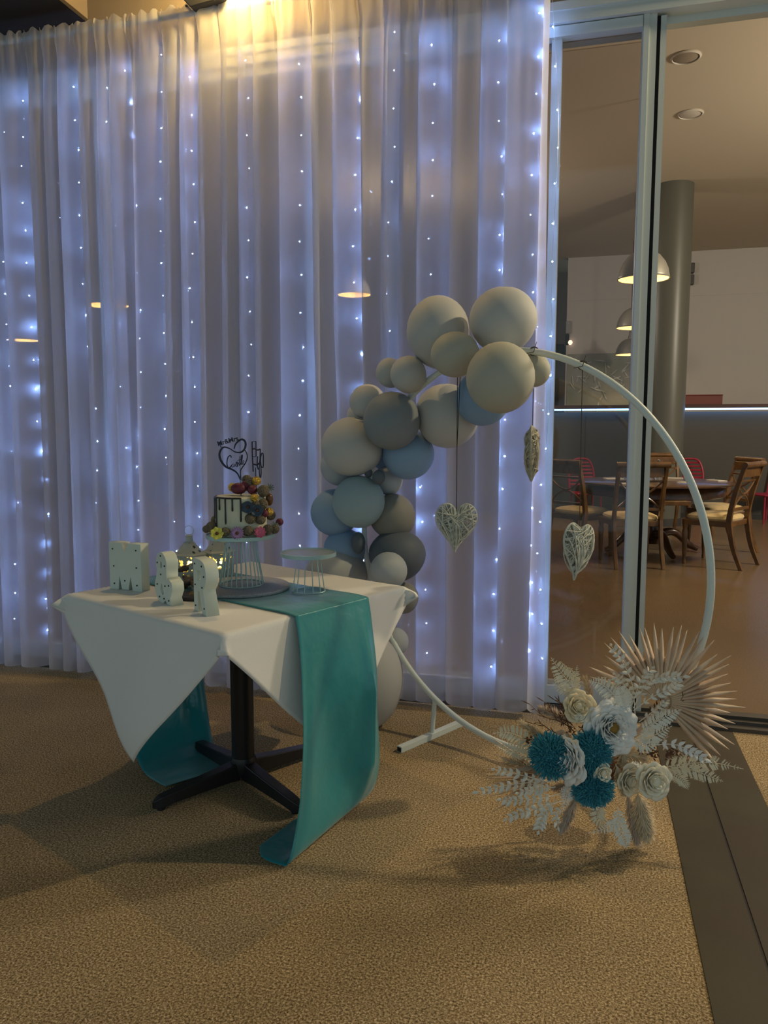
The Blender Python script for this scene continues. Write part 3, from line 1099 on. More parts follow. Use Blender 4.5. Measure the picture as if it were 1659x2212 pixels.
def lantern(label, loc, rz, hs=1.0):
    t = thing('moroccan_lantern', label, 'lantern', loc, rz, 'pierced white lanterns on the table')
    n = 6
    r = 0.047

    def ring(rad, z):
        return [(rad * math.cos(2 * PI * j / n), rad * math.sin(2 * PI * j / n), z) for j in range(n)]
    MB().rings([ring(r + 0.004, 0), ring(r + 0.004, 0.008), ring(r, 0.012)], True, True).build('base', M_lant, t, smooth=False)
    for j in range(n):
        a, b = 2 * PI * j / n, 2 * PI * (j + 1) / n
        p, q = Vector((r * math.cos(a), r * math.sin(a), 0)), Vector((r * math.cos(b), r * math.sin(b), 0))
        MB().poly([p + Vector((0, 0, .012)), q + Vector((0, 0, .012)), q + Vector((0, 0, .085)), p + Vector((0, 0, .085))]).build('pierced_panel', M_perf, t, smooth=False, thick=0.0008)
        MB().tube([p + Vector((0, 0, .01)), p + Vector((0, 0, .087))], 0.0022, 6).build('corner_bar', M_lant, t)
    MB().rings([ring(r + 0.008, 0.085), ring(r + 0.010, 0.089), ring(r + 0.002, 0.094)], True, True).build('roof_edge', M_lant, t, smooth=False)
    MB().rings([ring(r, 0.093), ring(0.034, 0.108), ring(0.018, 0.130)], False, False).build('roof', M_perf, t, smooth=False, thick=0.0008)
    MB().lathe([(0.018, 0.130), (0.013, 0.134), (0.011, 0.150), (0.014, 0.153), (0.010, 0.157)], 14).build('neck', M_lant, t)
    MB().tube([(0.016 * math.cos(a), 0, 0.172 + 0.016 * math.sin(a)) for a in [2 * PI * i / 20 for i in range(20)]], 0.0014, 6, closed=True).build('ring_handle', M_lant, t)
    cd = MB().lathe([(0.018, 0.0125), (0.018, 0.03), (0.016, 0.031)], 16).build('candle', mat('candle_wax', (0.75, 0.68, 0.5), 0.5), t)
    MB().lathe([(0.002, 0.031), (0.008, 0.038), (0.009, 0.050), (0.005, 0.062), (0.001, 0.072)], 12).build('flame', M_flame, cd)
    t.scale = (1.20, 1.20, 1.13)
    add = add_light('candle_light', 'POINT', (0, 0, 0.055), 0.35, (1.0, 0.55, 0.16), shadow_soft_size=0.01)
    add.parent = t
    return t


l1 = at_z(411, 1250, TOPR)
lantern('left white pierced lantern glowing behind the ampersand', l1, 0.2)
l2 = at_z(474, 1243, TOPR)
lantern('right white pierced lantern glowing behind the wire stand', l2, 0.5)

sl = at_z(424, 1291, TOP)
t = thing('slate_tray', 'small dark slate tray with gold grit behind the letters', 'tray', sl, R(-10))
rs = []
rnd = random.Random(7)
out = [(0.085 * math.cos(2 * PI * j / 18) * (1 + 0.1 * rnd.uniform(-1, 1)), 0.06 * math.sin(2 * PI * j / 18) * (1 + 0.1 * rnd.uniform(-1, 1))) for j in range(18)]
MB().rings([[(x, y, 0.0005) for x, y in out], [(x * 1.02, y * 1.02, 0.007) for x, y in out], [(x * .97, y * .97, 0.012) for x, y in out]], True, True).build('slate', mat('slate', (0.03, 0.028, 0.03), 0.6, bump=(40, 0.4)), t, smooth=False)
MB().ball((0.01, 0.0, 0.011), 0.035, 18, 8, (1.1, 0.8, 0.45)).build('gold_grit', mat('gold_grit', (0.36, 0.27, 0.15), 0.7, noise=(160, (0.14, 0.1, 0.05), 0.5), bump=(140, 1.0)), t)
M_drift = mat('driftwood', (0.16, 0.125, 0.095), 0.9, noise=(30, (0.07, 0.055, 0.04), 0.5), bump=(50, 0.6))
for k, (p, q, r0, lb) in enumerate((((385, 1232), (446, 1214), .011, 'thick driftwood stick leaning across the lantern foot'), ((392, 1262), (452, 1238), .012, 'middle driftwood stick in the pile behind the letters'),
                                    ((372, 1277), (410, 1262), .008, 'thin driftwood stick poking out left of the slate'), ((398, 1246), (424, 1268), .010, 'short driftwood stick slanting down to the slate'))):
    a = at_z(p[0], p[1], TOPR + 0.050 if k in (0,) else TOPR + 0.03)
    b = at_z(q[0], q[1], TOPR + 0.055 if k in (0,) else TOPR + 0.032)
    if k == 2:
        a = at_z(p[0], p[1], TOP + 0.010)
        b = at_z(q[0], q[1], TOP + 0.012)
    if k == 3:
        a = at_z(p[0], p[1], TOPR + 0.02)
        b = at_z(q[0], q[1], TOP + 0.03)
    rnd = random.Random(k)
    n = 9
    mid = a.lerp(b, 0.5)
    pts = [a.lerp(b, i / (n - 1)) - mid + Vector((rnd.uniform(-1, 1), rnd.uniform(-1, 1), rnd.uniform(-1, 1))) * 0.004 for i in range(n)]
    st = thing('driftwood_stick', lb, 'driftwood', mid)
    MB().tube(pts, [r0 * (0.7 + 0.4 * math.sin(PI * i / (n - 1)) + 0.1 * rnd.uniform(-1, 1)) for i in range(n)], 9).build('stick', M_drift, st)
    MB().tube([pts[5], pts[5] + Vector((0.012, -0.006, 0.014))], [r0 * 0.5, r0 * 0.2], 6).build('knot', M_drift, st)

# ================================================================ HOOP ARCH
HQ = dict(c=Vector((-0.3061, 2.9756, 0.8546)), yaw=-0.514, r=0.7898, tl=0.0548, e=0.992)


def hoop_pt(t, dr=0.0):
    c, s = math.cos(HQ['yaw']), math.sin(HQ['yaw'])
    rr = HQ['r'] + dr
    zz = rr * math.sin(t) * HQ['e']
    return HQ['c'] + Vector((rr * math.cos(t) * c + zz * math.sin(HQ['tl']) * s, rr * math.cos(t) * s - zz * math.sin(HQ['tl']) * c, zz * math.cos(HQ['tl'])))


def to_px(p):
    q = Vector(p) - CAM
    d = q.dot(CAM_FWD)
    return 829.5 + FPX * q.dot(CAM_RIGHT) / d, 1106 - FPX * q.dot(CAM_UP) / d, d


HOOP_PX = [(t, to_px(hoop_pt(t))) for t in [2 * PI * i / 360 for i in range(360)]]


def hoop_near(u, v):
    t = min(HOOP_PX, key=lambda q: (q[1][0] - u) ** 2 + (q[1][1] - v) ** 2)[0]
    return t, hoop_pt(t)


hb = hoop_pt(-PI / 2)
hp = thing('hoop_arch', 'large pale green metal hoop arch standing on flat feet', 'hoop arch', (hb.x, hb.y, 0))
HO = Vector((hb.x, hb.y, 0))
MB().tube([hoop_pt(2 * PI * i / 120) - HO for i in range(120)], 0.0125, 12, closed=True).build('hoop', M_hoop, hp)
hdir = Vector((math.cos(HQ['yaw']), math.sin(HQ['yaw']), 0))
hnrm = Vector((-hdir.y, hdir.x, 0))
f_mid = at_z(912, 1597, 0.014)
for side, ctr in ((0, f_mid), (1, Vector((hb.x, hb.y, 0.014)) * 2 - Vector((f_mid.x, f_mid.y, 0.014)))):
    # each foot sits straight below the hoop
    s = (Vector((ctr.x, ctr.y, 0)) - Vector((hb.x, hb.y, 0))).dot(hdir)
    tt = -PI / 2 + math.asin(max(-0.95, min(0.95, s / HQ['r'])))
    hx = hoop_pt(tt)
    ctr = Vector((hx.x * 0.8 + ctr.x * 0.2, hx.y * 0.8 + ctr.y * 0.2, 0)) if side == 0 else Vector((hx.x, hx.y, 0))
    m = Matrix((hnrm, hdir, Vector((0, 0, 1)))).transposed()
    b0, b1 = (-0.21, 0.21) if side == 0 else (-0.02, 0.34)
    ft = MB().box((b0, -0.014, 0.0), (b1, 0.014, 0.026), m, ctr - HO).build('foot_bar', M_hoop, hp, smooth=False, bevel=0.002)
    MB().box((b0 - 0.002, -0.010, 0.004), (b0 + 0.0005, 0.010, 0.022), m, ctr - HO).build('tube_end', M_black, ft, smooth=False)
    # post rises from the bar to the hoop above it
    s = (ctr - Vector((hb.x, hb.y, 0))).dot(hdir)
    tt = -PI / 2 + math.asin(max(-0.95, min(0.95, s / HQ['r'])))
    hz = hoop_pt(tt).z
    tg = Vector((hoop_pt(tt).x, hoop_pt(tt).y, 0))
    MB().tube([ctr + Vector((0, 0, 0.02)) - HO, Vector((ctr.x * 0.5 + tg.x * 0.5, ctr.y * 0.5 + tg.y * 0.5, hz * 0.6)) - HO, Vector((tg.x, tg.y, hz)) - HO], 0.010, 10).build('post', M_hoop, hp)

# ---------------------------------------------------------------- balloons on the left half of the hoop
B_white = mat('balloon_white', (0.52, 0.52, 0.50), 0.6, spec=0.3)
B_cream = mat('balloon_cream', (0.47, 0.46, 0.38), 0.6, spec=0.3)
B_grey = mat('balloon_grey', (0.24, 0.27, 0.29), 0.6, spec=0.3)
B_dgrey = mat('balloon_dark_grey', (0.115, 0.135, 0.155), 0.6, spec=0.3)
B_blue = mat('balloon_blue', (0.25, 0.38, 0.55), 0.6, spec=0.3)
B_sage = mat('balloon_sage', (0.33, 0.44, 0.47), 0.6, spec=0.3)
B_taupe = mat('balloon_taupe', (0.25, 0.24, 0.21), 0.6, spec=0.3)
B_ltgrey = mat('balloon_light_grey', (0.44, 0.47, 0.48), 0.6, spec=0.3)
BAL = [
    (946, 716, 68, 76, .07, B_white, 'big white balloon at the top left of the arch cluster'),
    (1087, 690, 73, 69, .10, B_white, 'biggest white balloon, topmost on the arch'),
    (983, 766, 53, 49, -.10, B_cream, 'medium cream balloon between the two big white top balloons'),
    (1081, 816, 74, 77, -.17, B_cream, 'big cream balloon under the hoop at the top right'),
    (1154, 800, 35, 36, .04, B_cream, 'small cream balloon peeking out at the right end of the cluster'),
    (882, 809, 39, 40, -.06, B_white, 'small white balloon left of the visible upper hoop tube'),
    (842, 805, 30, 32, .02, B_white, 'smallest white balloon tucked behind another on the upper left'),
    (794, 868, 39, 38, .04, B_white, 'small white balloon at the left above the grey-blue one'),
    (770, 898, 21, 24, .10, B_white, 'sliver of pale balloon behind the small white one on the left'),
    (846, 909, 62, 63, -.10, B_grey, 'large grey balloon in the middle of the left curve'),
    (967, 899, 68, 69, .10, B_white, 'large white balloon behind the hanging cords'),
    (1043, 862, 58, 58, .12, B_blue, 'blue balloon mostly hidden behind the big cream balloon'),
    (759, 965, 65, 64, -.06, B_white, 'large white balloon at the left edge beside the grey one'),
    (882, 981, 56, 55, .02, B_blue, 'large blue balloon below the grey balloon'),
    (735, 1008, 43, 42, .08, B_ltgrey, 'pale balloon half hidden under the large left white balloon'),
    (828, 992, 22, 24, .10, B_blue, 'small strip of blue balloon between white and blue ones'),
    (839, 1037, 31, 33, .12, B_ltgrey, 'pale balloon behind the tiny dark balloon'),
    (818, 1031, 14, 16, -.12, B_dgrey, 'tiny dark grey balloon hanging by the hoop'),
    (796, 1022, 9, 10, -.08, B_dgrey, 'tiniest dark balloon next to the hoop joint'),
    (775, 1084, 57, 57, -.10, B_sage, 'sage blue balloon in front of the hoop pole'),
    (723, 1107, 52, 51, .0, B_blue, 'blue balloon at the far left above the small cake stand'),
    (849, 1116, 48, 50, .0, B_taupe, 'taupe grey balloon right of the sage balloon'),
    (745, 1185, 46, 43, .10, B_blue, 'blue balloon low behind the small stand top'),
    (774, 1172, 15, 23, -.10, B_dgrey, 'small oval dark balloon left of the hoop pole'),
    (858, 1198, 62, 54, .06, B_dgrey, 'large dark grey balloon low on the right of the pole'),
    (839, 1233, 41, 41, -.24, B_ltgrey, 'small light grey balloon in front of the dark grey one'),
    (726, 1244, 66, 65, .0, B_ltgrey, 'large light grey balloon behind the empty wire stand'),
    (871, 1291, 33, 35, .06, B_taupe, 'grey balloon peeking out over the tablecloth corner'),
    (851, 1386, 32, 32, .06, B_ltgrey, 'grey blue balloon below the right tablecloth corner'),
    (792, 1505, 88, 113, -.02, B_white, 'largest pale balloon standing on the carpet behind the runner'),
]
for i, (u, v, rx, ry, off, m, lb) in enumerate(BAL):
    tt, hpnt = hoop_near(u, v)
    y = hpnt.y + off
    for _ in range(4):
        p = at_y(u, v, y)
        d = (p - CAM).dot(CAM_FWD)
        r = rx * d / FPX
        y = min(y, 3.46 - r)
    p = at_y(u, v, y)
    d = (p - CAM).dot(CAM_FWD)
    r = rx * d / FPX
    k = ry / rx
    if v > 1450:
        r = 0.168
        p.z = r * k + 0.004
    t = thing('balloon', lb, 'balloon', p, 0, 'balloons of the arch garland')
    # knot points back towards the hoop
    dirn = (hpnt - p)
    dirn = dirn.normalized() if dirn.length > 0.02 else Vector((0, 1, 0))
    if k > 1.15 or k < 0.9:
        dirn = Vector((0, 0, -1))
    elif dirn.dot(CAM_FWD) < 0.25:
        dirn = (dirn + CAM_FWD * 0.8).normalized()
    mt = basis(dirn)
    prof = []
    n = 16
    for j in range(n + 1):
        a = PI * j / n
        rad = math.sin(a)
        zz = -math.cos(a)
        if zz > 0:
            zz *= 1.08
            rad *= 1 - 0.05 * zz
        prof.append((rad, zz))
    mb = MB()
    rs = []
    vert = Vector((1, 1, k)) if not (k > 1.15 or k < 0.9) else Vector((1, 1, k))
    for rad, zz in prof[1:-1]:
        row = []
        for j in range(28):
            q = mt @ Vector((rad * math.cos(2 * PI * j / 28), rad * math.sin(2 * PI * j / 28), zz)) * r
            row.append(Vector((q.x, q.y, q.z * k)))
        rs.append(row)
    mb.rings(rs, True, True)
    b = mb.build('skin', m, t)
    kp = mt @ Vector((0, 0, 1.06)) * r
    kp.z *= k
    kk = mt @ Vector((0, 0, 1)) * r * 0.10
    if v < 1450:
        MB().tube([kp, kp + kk * 0.5, kp + kk], [r * 0.035, r * 0.03, r * 0.06], 8).build('knot', m, t)

# ---------------------------------------------------------------- wicker hearts on cords
M_wick = mat('wicker_white', (0.66, 0.68, 0.60), 0.75, noise=(60, (0.42, 0.42, 0.36), 0.6))
M_wick_b = mat('wicker_bare', (0.60, 0.56, 0.44), 0.75, noise=(60, (0.36, 0.32, 0.22), 0.6))
M_cord = mat('cord', (0.035, 0.03, 0.025), 0.9)
M_twine = mat('twine', (0.10, 0.075, 0.05), 0.9)


def heart_curve(t):
    x = 16 * math.sin(t) ** 3
    z = 13 * math.cos(t) - 5 * math.cos(2 * t) - 2 * math.cos(3 * t) - math.cos(4 * t)
    return x / 34.0, (z - 5) / 34.0     # about 0.94 wide, top notch at z = 0, tip near -0.65


def wicker_heart(label, hang_uv, ctr_uv, w, turn, tilt, m, seed, cordm, double):
    tt, hp_ = hoop_near(*hang_uv)
    dd = (hp_ - CAM).dot(CAM_FWD)
    c = at_d(ctr_uv[0], ctr_uv[1], 1.0)
    c = CAM + (c - CAM) * (dd / ((c - CAM).dot(CAM_FWD)))
    c = Vector((hp_.x + (c.x - hp_.x) * 0.0, hp_.y, c.z))
    t = thing('wicker_heart', label, 'hanging heart', c, 0, 'wicker hearts hanging from the hoop')
    fr = Matrix.Rotation(turn, 3, 'Z') @ Matrix.Rotation(tilt, 3, 'Y')
    rnd = random.Random(seed)
    pt = lambda a, dy=0.0, k=1.0: fr @ Vector((heart_curve(a)[0] * w * k, dy, (heart_curve(a)[1] * k + 0.22) * w * 1.31))
    MB().tube([pt(2 * PI * i / 60) for i in range(60)], 0.0038, 7, closed=True).build('heart_frame', m, t)
    wv = MB()
    outline = [heart_curve(2 * PI * i / 90) for i in range(90)]

    def inside(x, z):
        r_ = False
        for i in range(90):
            (x0, z0), (x1, z1) = outline[i - 1], outline[i]
            if (z0 > z) != (z1 > z) and x < (x1 - x0) * (z - z0) / (z1 - z0) + x0:
                r_ = not r_
        return r_
    i = 0
    while i < 140:
        a0 = rnd.uniform(0, 2 * PI)
        a1 = a0 + rnd.uniform(0.9, 4.6)
        (hx0, hz0), (hx1, hz1) = heart_curve(a0), heart_curve(a1)
        if not all(inside(hx0 + (hx1 - hx0) * q, hz0 + (hz1 - hz0) * q) for q in (0.08, 0.25, 0.5, 0.75, 0.92)):
            continue
        i += 1
        sd = 1 if i % 2 else -1
        b = 0.010 + 0.008 * rnd.random()
        p, q = pt(a0, sd * 0.003), pt(a1, sd * 0.003)
        n_ = fr @ Vector((0, sd, 0))
        wv.tube([p, p.lerp(q, 0.25) + n_ * b, p.lerp(q, 0.5) + n_ * b * 1.25, p.lerp(q, 0.75) + n_ * b, q], 0.0021, 5)
    o = wv.build('wicker_weave', m, t)
    o['kind'] = 'stuff'
    notch = fr @ Vector((0, 0, (heart_curve(0)[1] + 0.22) * w * 1.31))
    top = hp_ - c + Vector((0, 0, -0.012))
    MB().tube([notch + Vector((0, 0, 0.0)), notch.lerp(top, 0.5), top], 0.0016, 6).build('cord', cordm, t)
    if double:
        MB().tube([notch.lerp(top, 0.45), notch.lerp(top, 0.7) + CAM_RIGHT * 0.006, top + CAM_RIGHT * 0.012], 0.0014, 6).build('cord', cordm, t)
    MB().tube([top + Vector((0.015 * math.cos(a), 0, 0.014 + 0.015 * math.sin(a))) for a in [2 * PI * i / 14 for i in range(14)]], 0.003, 6, closed=True).build('knot_loop', cordm, t)
    MB().tube([top + Vector((0, -0.015, 0.01)), top + Vector((0.01, -0.02, 0.045))], 0.0013, 5).build('loose_end', cordm, t)
    MB().tube([top + Vector((0, -0.015, 0.01)), top + Vector((-0.03, -0.02, 0.004))], 0.0013, 5).build('loose_end', cordm, t)
    return t


wicker_heart('white wicker heart hanging on a long dark cord below the big balloons', (985, 780), (981, 1146), 0.177, YAW + R(5), R(2), M_wick, 3, M_cord, True)
wicker_heart('bare wicker heart turned edge-on beside the curtain edge', (1155, 756), (1148, 981), 0.177, YAW + R(76), R(3), M_wick_b, 5, M_twine, False)
wicker_heart('white wicker heart nearest the right, hanging before the glass', (1260, 795), (1249, 1199), 0.177, YAW + R(38), R(9), M_wick, 9, M_twine, False)

# ================================================================ FLOWER ARRANGEMENT AT THE HOOP'S FOOT
def fdep(v):
    return 2.47 + 0.00012 * (v - 1500)


AC = at_d(1300, 1640, fdep(1640) + 0.06)
fa = thing('flower_arrangement', 'dried flower arrangement of teal pompoms, roses and a fan palm at the hoop foot', 'flower arrangement', (AC.x, AC.y, 0))
AO = Vector((AC.x, AC.y, 0))


def fp_(u, v, dd=0.0):
    """local point at a photo pixel, dd metres nearer than the arrangement's own depth"""
    p = at_d(u, v, 1.0) - CAM
    p = CAM + p * ((fdep(v) - dd) / p.dot(CAM_FWD))
    p.z = max(p.z, 0.006)
    return p - AO


FPX_M = 2.45 / FPX      # metres per pixel there
M_palm = mat('dried_palm', (0.80, 0.64, 0.48), 0.7, noise=(12, (0.66, 0.48, 0.34), 0.7))
M_leafw = mat('bleached_leaf', (0.88, 0.85, 0.75), 0.7)
M_fern = mat('cream_fern', (0.86, 0.78, 0.58), 0.75)
M_fernw = mat('white_fern', (0.88, 0.87, 0.77), 0.75)
M_pamp = mat('pampas', (0.82, 0.69, 0.48), 0.95, noise=(40, (0.66, 0.52, 0.34), 0.6))
M_pampt = mat('pampas_taupe', (0.58, 0.46, 0.36), 0.95)
M_brown = mat('dried_brown', (0.14, 0.07, 0.04), 0.85)
M_teal = mat('teal_petal', (0.07, 0.37, 0.47), 0.8, noise=(230, (0.02, 0.17, 0.24), 0.5, 2))
M_pet_w = mat('white_petal', (0.93, 0.93, 0.90), 0.75, sheen=0.2)
M_pet_c = mat('cream_petal', (0.86, 0.74, 0.50), 0.7, sheen=0.2)
M_pet_iv = mat('ivory_petal', (0.90, 0.84, 0.67), 0.7, sheen=0.2)
M_gctr = mat('gold_centre', (0.34, 0.20, 0.04), 0.8)

toc = -CAM_FWD        # towards the viewer
# moss/foam base the stems are pushed into, hidden among the flowers
lump_ = MB().ball(fp_(1290, 1650, -0.09), 0.065, 16, 10, (1.5, 1.0, 1.0))
lump_.build('foam_base', M_brown, fa)


def fan_palm(hub, r0, r1, a0, a1, n, lean, bow, seed, widen=1.0):
    """pleated fan leaf: a joined inner web and free blades (each a sub-part)"""
    rnd = random.Random(seed)
    m = Matrix((CAM_RIGHT, CAM_UP, toc)).transposed() @ lean
    h = fp_(*hub)
    st = R(a1 - a0) / n

    def pos(ang, rad, ridge):
        z = 0.008 * ridge * (rad / r1) * 2 + bow * (rad / r1) ** 2
        return h + m @ Vector((rad * math.cos(ang), rad * math.sin(ang), z))

    def web(s, q):
        i = s * n * 2
        ang = R(a0) + R(a1 - a0) * s
        ridge = 1 - abs((i % 2) - 1) * 2
        return pos(ang, r0 * (0.06 + 0.94 * q), ridge)
    base = MB().grid(n * 2, 5, web).build('palm_fan', M_palm, fa, thick=0.0012, label='spiky beige dried fan palm leaf')
    for i in range(n):
        ang = R(a0) + st * (i + 0.5) + rnd.uniform(-0.2, 0.2) * st
        ln = r1 * rnd.uniform(0.88, 1.06)
        dv = rnd.uniform(-0.016, 0.016)

        def blade(s, q, ang=ang, ln=ln, dv=dv):
            rad = r0 * 0.22 + (ln - r0 * 0.22) * s
            k_ = max(0.0, (rad - r0) / (ln - r0))
            wdt = min(rad, r0) * st * 0.52 * widen * (1 - k_ ** 1.5) + 0.0004
            w = (q - 0.5) * 2 * wdt
            z = 0.007 * (1 - abs(2 * q - 1)) * (1 - k_) * min(1.0, rad / r0) + bow * (rad / r1) ** 2 + dv * s * s
            aa = ang
            return h + m @ Vector((rad * math.cos(aa) - w * math.sin(aa), rad * math.sin(aa) + w * math.cos(aa), z + 0.004))
        MB().grid(11, 2, blade).build('palm_blade', M_palm, base, thick=0.001)
    MB().tube([h + m @ Vector((0.02, 0.02, 0)), fp_(1330, 1640, -0.06)], 0.006, 6).build('palm_stem', M_palm, base)


fan_palm((1428, 1516, 0.015), 0.142, 0.247, -52, 163, 33, Matrix.Rotation(R(-5), 3, 'X') @ Matrix.Rotation(R(-3), 3, 'Y'), 0.012, 1, 0.95)
fan_palm((1180, 1675, -0.03), 0.085, 0.215, 140, 212, 12, Matrix.Rotation(R(15), 3, 'Y'), -0.01, 2, 0.9)


def leaf_pts(c, d, nrm, ln, wd):
    """small pointed leaf as grid function"""
    d = d.normalized()
    s_ = nrm.cross(d).normalized()

    def fn(s, q):
        w = wd * math.sin(PI * min(0.999, s ** 0.75)) * (q - 0.5)
        return c + d * (ln * s) + s_ * w + nrm * (ln * 0.18 * s * s - abs(q - 0.5) * -0.10 * wd)
    return fn


def leaf_branch(pts, n, ln, wd, m=M_leafw, seed=0, dd=(0.0, 0.05), name='leaf_branch'):
    """curved twig with paired oval leaves, each leaf a sub-part"""
    rnd = random.Random(seed)
    k = len(pts)
    P = catmull([fp_(p[0], p[1], dd[0] + (dd[1] - dd[0]) * i / (k - 1)) for i, p in enumerate(pts)], 24)
    st = MB().tube(P, [0.0016 - 0.0009 * i / 23 for i in range(24)], 5).build(name, m, fa)
    for i in range(n):
        f = 0.18 + 0.82 * i / (n - 1)
        j = min(22, int(f * 23))
        c = P[j].lerp(P[j + 1], f * 23 - j) if j < 23 else P[-1]
        tg = (P[min(23, j + 1)] - P[j]).normalized()
        for sd in ((-1, 1) if i < n - 1 else (0,)):
            sidev = (toc.cross(tg)).normalized() * sd
            d = tg * (0.75 if sd else 1) + sidev * 0.75 + toc * rnd.uniform(-0.35, 0.45)
            nrm = (toc + Vector((rnd.uniform(-.4, .4), rnd.uniform(-.4, .4), rnd.uniform(-.4, .4)))).normalized()
            L = ln * rnd.uniform(0.8, 1.1) * (0.75 + 0.35 * math.sin(PI * f * 0.9))
            MB().grid(4, 2, leaf_pts(c, d, nrm, L, wd * L / ln)).build('leaf', m, st, thick=0.0005)


def fern(pts, n, ln, m=M_fern, seed=0, dd=(0.0, 0.05), taper=1.0, name='fern_frond', fine=True):
    """flat feathery frond, its many tiny leaflets in one mesh with the rib"""
    rnd = random.Random(seed)
    k = len(pts)
    P = catmull([fp_(p[0], p[1], dd[0] + (dd[1] - dd[0]) * i / (k - 1)) for i, p in enumerate(pts)], 30)
    mb = MB().tube(P, [0.0017 - 0.001 * i / 29 for i in range(30)], 5)
    for i in range(n):
        f = 0.10 + 0.90 * i / (n - 1)
        j = min(28, int(f * 29))
        c = P[j]
        tg = (P[j + 1] - P[j]).normalized()
        L = ln * (math.sin(PI * (0.25 + 0.72 * f)) ** taper) * rnd.uniform(0.9, 1.05)
        for sd in (-1, 1):
            sv = toc.cross(tg).normalized() * sd
            d = (sv + tg * 0.55 + toc * rnd.uniform(-.18, .18)).normalized()
            mb.grid(3, 1, leaf_pts(c, d, toc, L, min(0.0085, L * 0.30)))
            if fine and L > 0.02:
                for q in (0.35, 0.6, 0.82):
                    for s2 in (-1, 1):
                        d2 = (d + toc.cross(d) * s2 * 1.0).normalized()
                        mb.grid(2, 1, leaf_pts(c + d * (L * q), d2, toc, L * 0.22, L * 0.11))
    mb.build(name, m, fa)


# twigs with oval leaves
leaf_branch([(1372, 1545), (1366, 1480), (1345, 1430), (1321, 1396)], 9, 0.026, 0.013, seed=1, dd=(0, .10))
leaf_branch([(1368, 1530), (1395, 1480), (1430, 1463), (1474, 1462)], 10, 0.025, 0.013, seed=2, dd=(0, .09))
leaf_branch([(1366, 1520), (1385, 1470), (1408, 1445)], 7, 0.024, 0.012, seed=3, dd=(.02, .10))
leaf_branch([(1368, 1535), (1410, 1505), (1445, 1490), (1465, 1476)], 8, 0.024, 0.013, seed=4, dd=(.02, .07))
leaf_branch([(1366, 1505), (1345, 1475), (1328, 1458)], 6, 0.024, 0.012, seed=5, dd=(.02, .10))
leaf_branch([(1380, 1560), (1420, 1530), (1440, 1515)], 6, 0.022, 0.011, seed=6, dd=(.0, .06))
leaf_branch([(1400, 1610), (1455, 1608), (1490, 1622), (1522, 1640)], 8, 0.026, 0.014, M_pet_w, seed=7, dd=(.03, .09))
leaf_branch([(1205, 1685), (1150, 1690), (1090, 1697), (1034, 1711)], 11, 0.025, 0.013, seed=8, dd=(.03, .06))
leaf_branch([(1210, 1715), (1165, 1725), (1120, 1730), (1084, 1727)], 9, 0.025, 0.013, seed=9, dd=(.04, .08))
leaf_branch([(1215, 1730), (1170, 1745), (1130, 1755), (1096, 1768)], 8, 0.026, 0.014, seed=10, dd=(.04, .06))
leaf_branch([(1205, 1725), (1180, 1750), (1170, 1770), (1164, 1794)], 7, 0.027, 0.013, seed=11, dd=(.05, .06))
leaf_branch([(1190, 1690), (1150, 1680), (1105, 1670), (1070, 1663)], 8, 0.024, 0.012, seed=12, dd=(.03, .08))
leaf_branch([(1200, 1700), (1160, 1705), (1120, 1712)], 7, 0.024, 0.012, seed=13, dd=(.06, .09))
leaf_branch([(1215, 1740), (1200, 1760), (1205, 1785)], 5, 0.022, 0.011, seed=14, dd=(.03, .03))

# fern fronds
fern([(1247, 1500), (1230, 1475), (1210, 1450), (1190, 1420)], 16, 0.040, M_fern, 1, (0, .06))
fern([(1245, 1492), (1243, 1465), (1247, 1437)], 12, 0.020, M_fern, 2, (0, .05), fine=False)
fern([(1244, 1500), (1215, 1490), (1194, 1476)], 11, 0.022, M_fern, 3, (0, .04), fine=False)
fern([(1345, 1530), (1325, 1500), (1298, 1478), (1272, 1470)], 15, 0.036, M_fernw, 4, (.02, .07))
fern([(1350, 1535), (1345, 1505), (1335, 1478)], 13, 0.034, M_fernw, 5, (.04, .08))
fern([(1385, 1580), (1415, 1560), (1445, 1545), (1472, 1532)], 17, 0.032, M_fernw, 6, (.04, .10))
fern([(1380, 1600), (1410, 1590), (1452, 1568)], 13, 0.034, M_fernw, 7, (.03, .07))
fern([(1370, 1595), (1395, 1610), (1425, 1600)], 11, 0.030, M_fernw, 8, (.04, .07))
fern([(1430, 1658), (1480, 1650), (1540, 1648), (1606, 1661)], 20, 0.034, M_fern, 9, (.04, .10))
fern([(1440, 1655), (1490, 1662), (1530, 1676), (1562, 1688)], 17, 0.030, M_fern, 10, (.05, .11))
fern([(1435, 1665), (1460, 1675), (1478, 1690), (1487, 1706)], 14, 0.026, M_fern, 11, (.05, .08))
fern([(1335, 1745), (1332, 1775), (1305, 1790), (1271, 1800)], 15, 0.026, M_fernw, 12, (.06, .05))
fern([(1333, 1760), (1340, 1790), (1350, 1815), (1356, 1840)], 15, 0.032, M_fernw, 13, (.06, .03))
fern([(1170, 1625), (1130, 1595), (1095, 1582), (1064, 1584)], 16, 0.034, M_fern, 14, (.0, .05))
fern([(1150, 1640), (1110, 1620), (1068, 1610)], 14, 0.030, M_fern, 15, (-.02, .03))
fern([(1240, 1690), (1225, 1715), (1215, 1755)], 14, 0.026, M_pet_w, 16, (.06, .09))
fern([(1262, 1560), (1250, 1550), (1240, 1545)], 8, 0.016, M_fernw, 17, (.06, .09), fine=False)
fern([(1285, 1585), (1266, 1560), (1252, 1542)], 10, 0.018, M_fernw, 18, (.06, .10), fine=False)
fern([(1400, 1540), (1440, 1512), (1462, 1498)], 12, 0.024, M_brown, 19, (-.02, .02), fine=False)
fern([(1300, 1740), (1290, 1765), (1310, 1785)], 11, 0.030, M_fern, 20, (.03, .04))


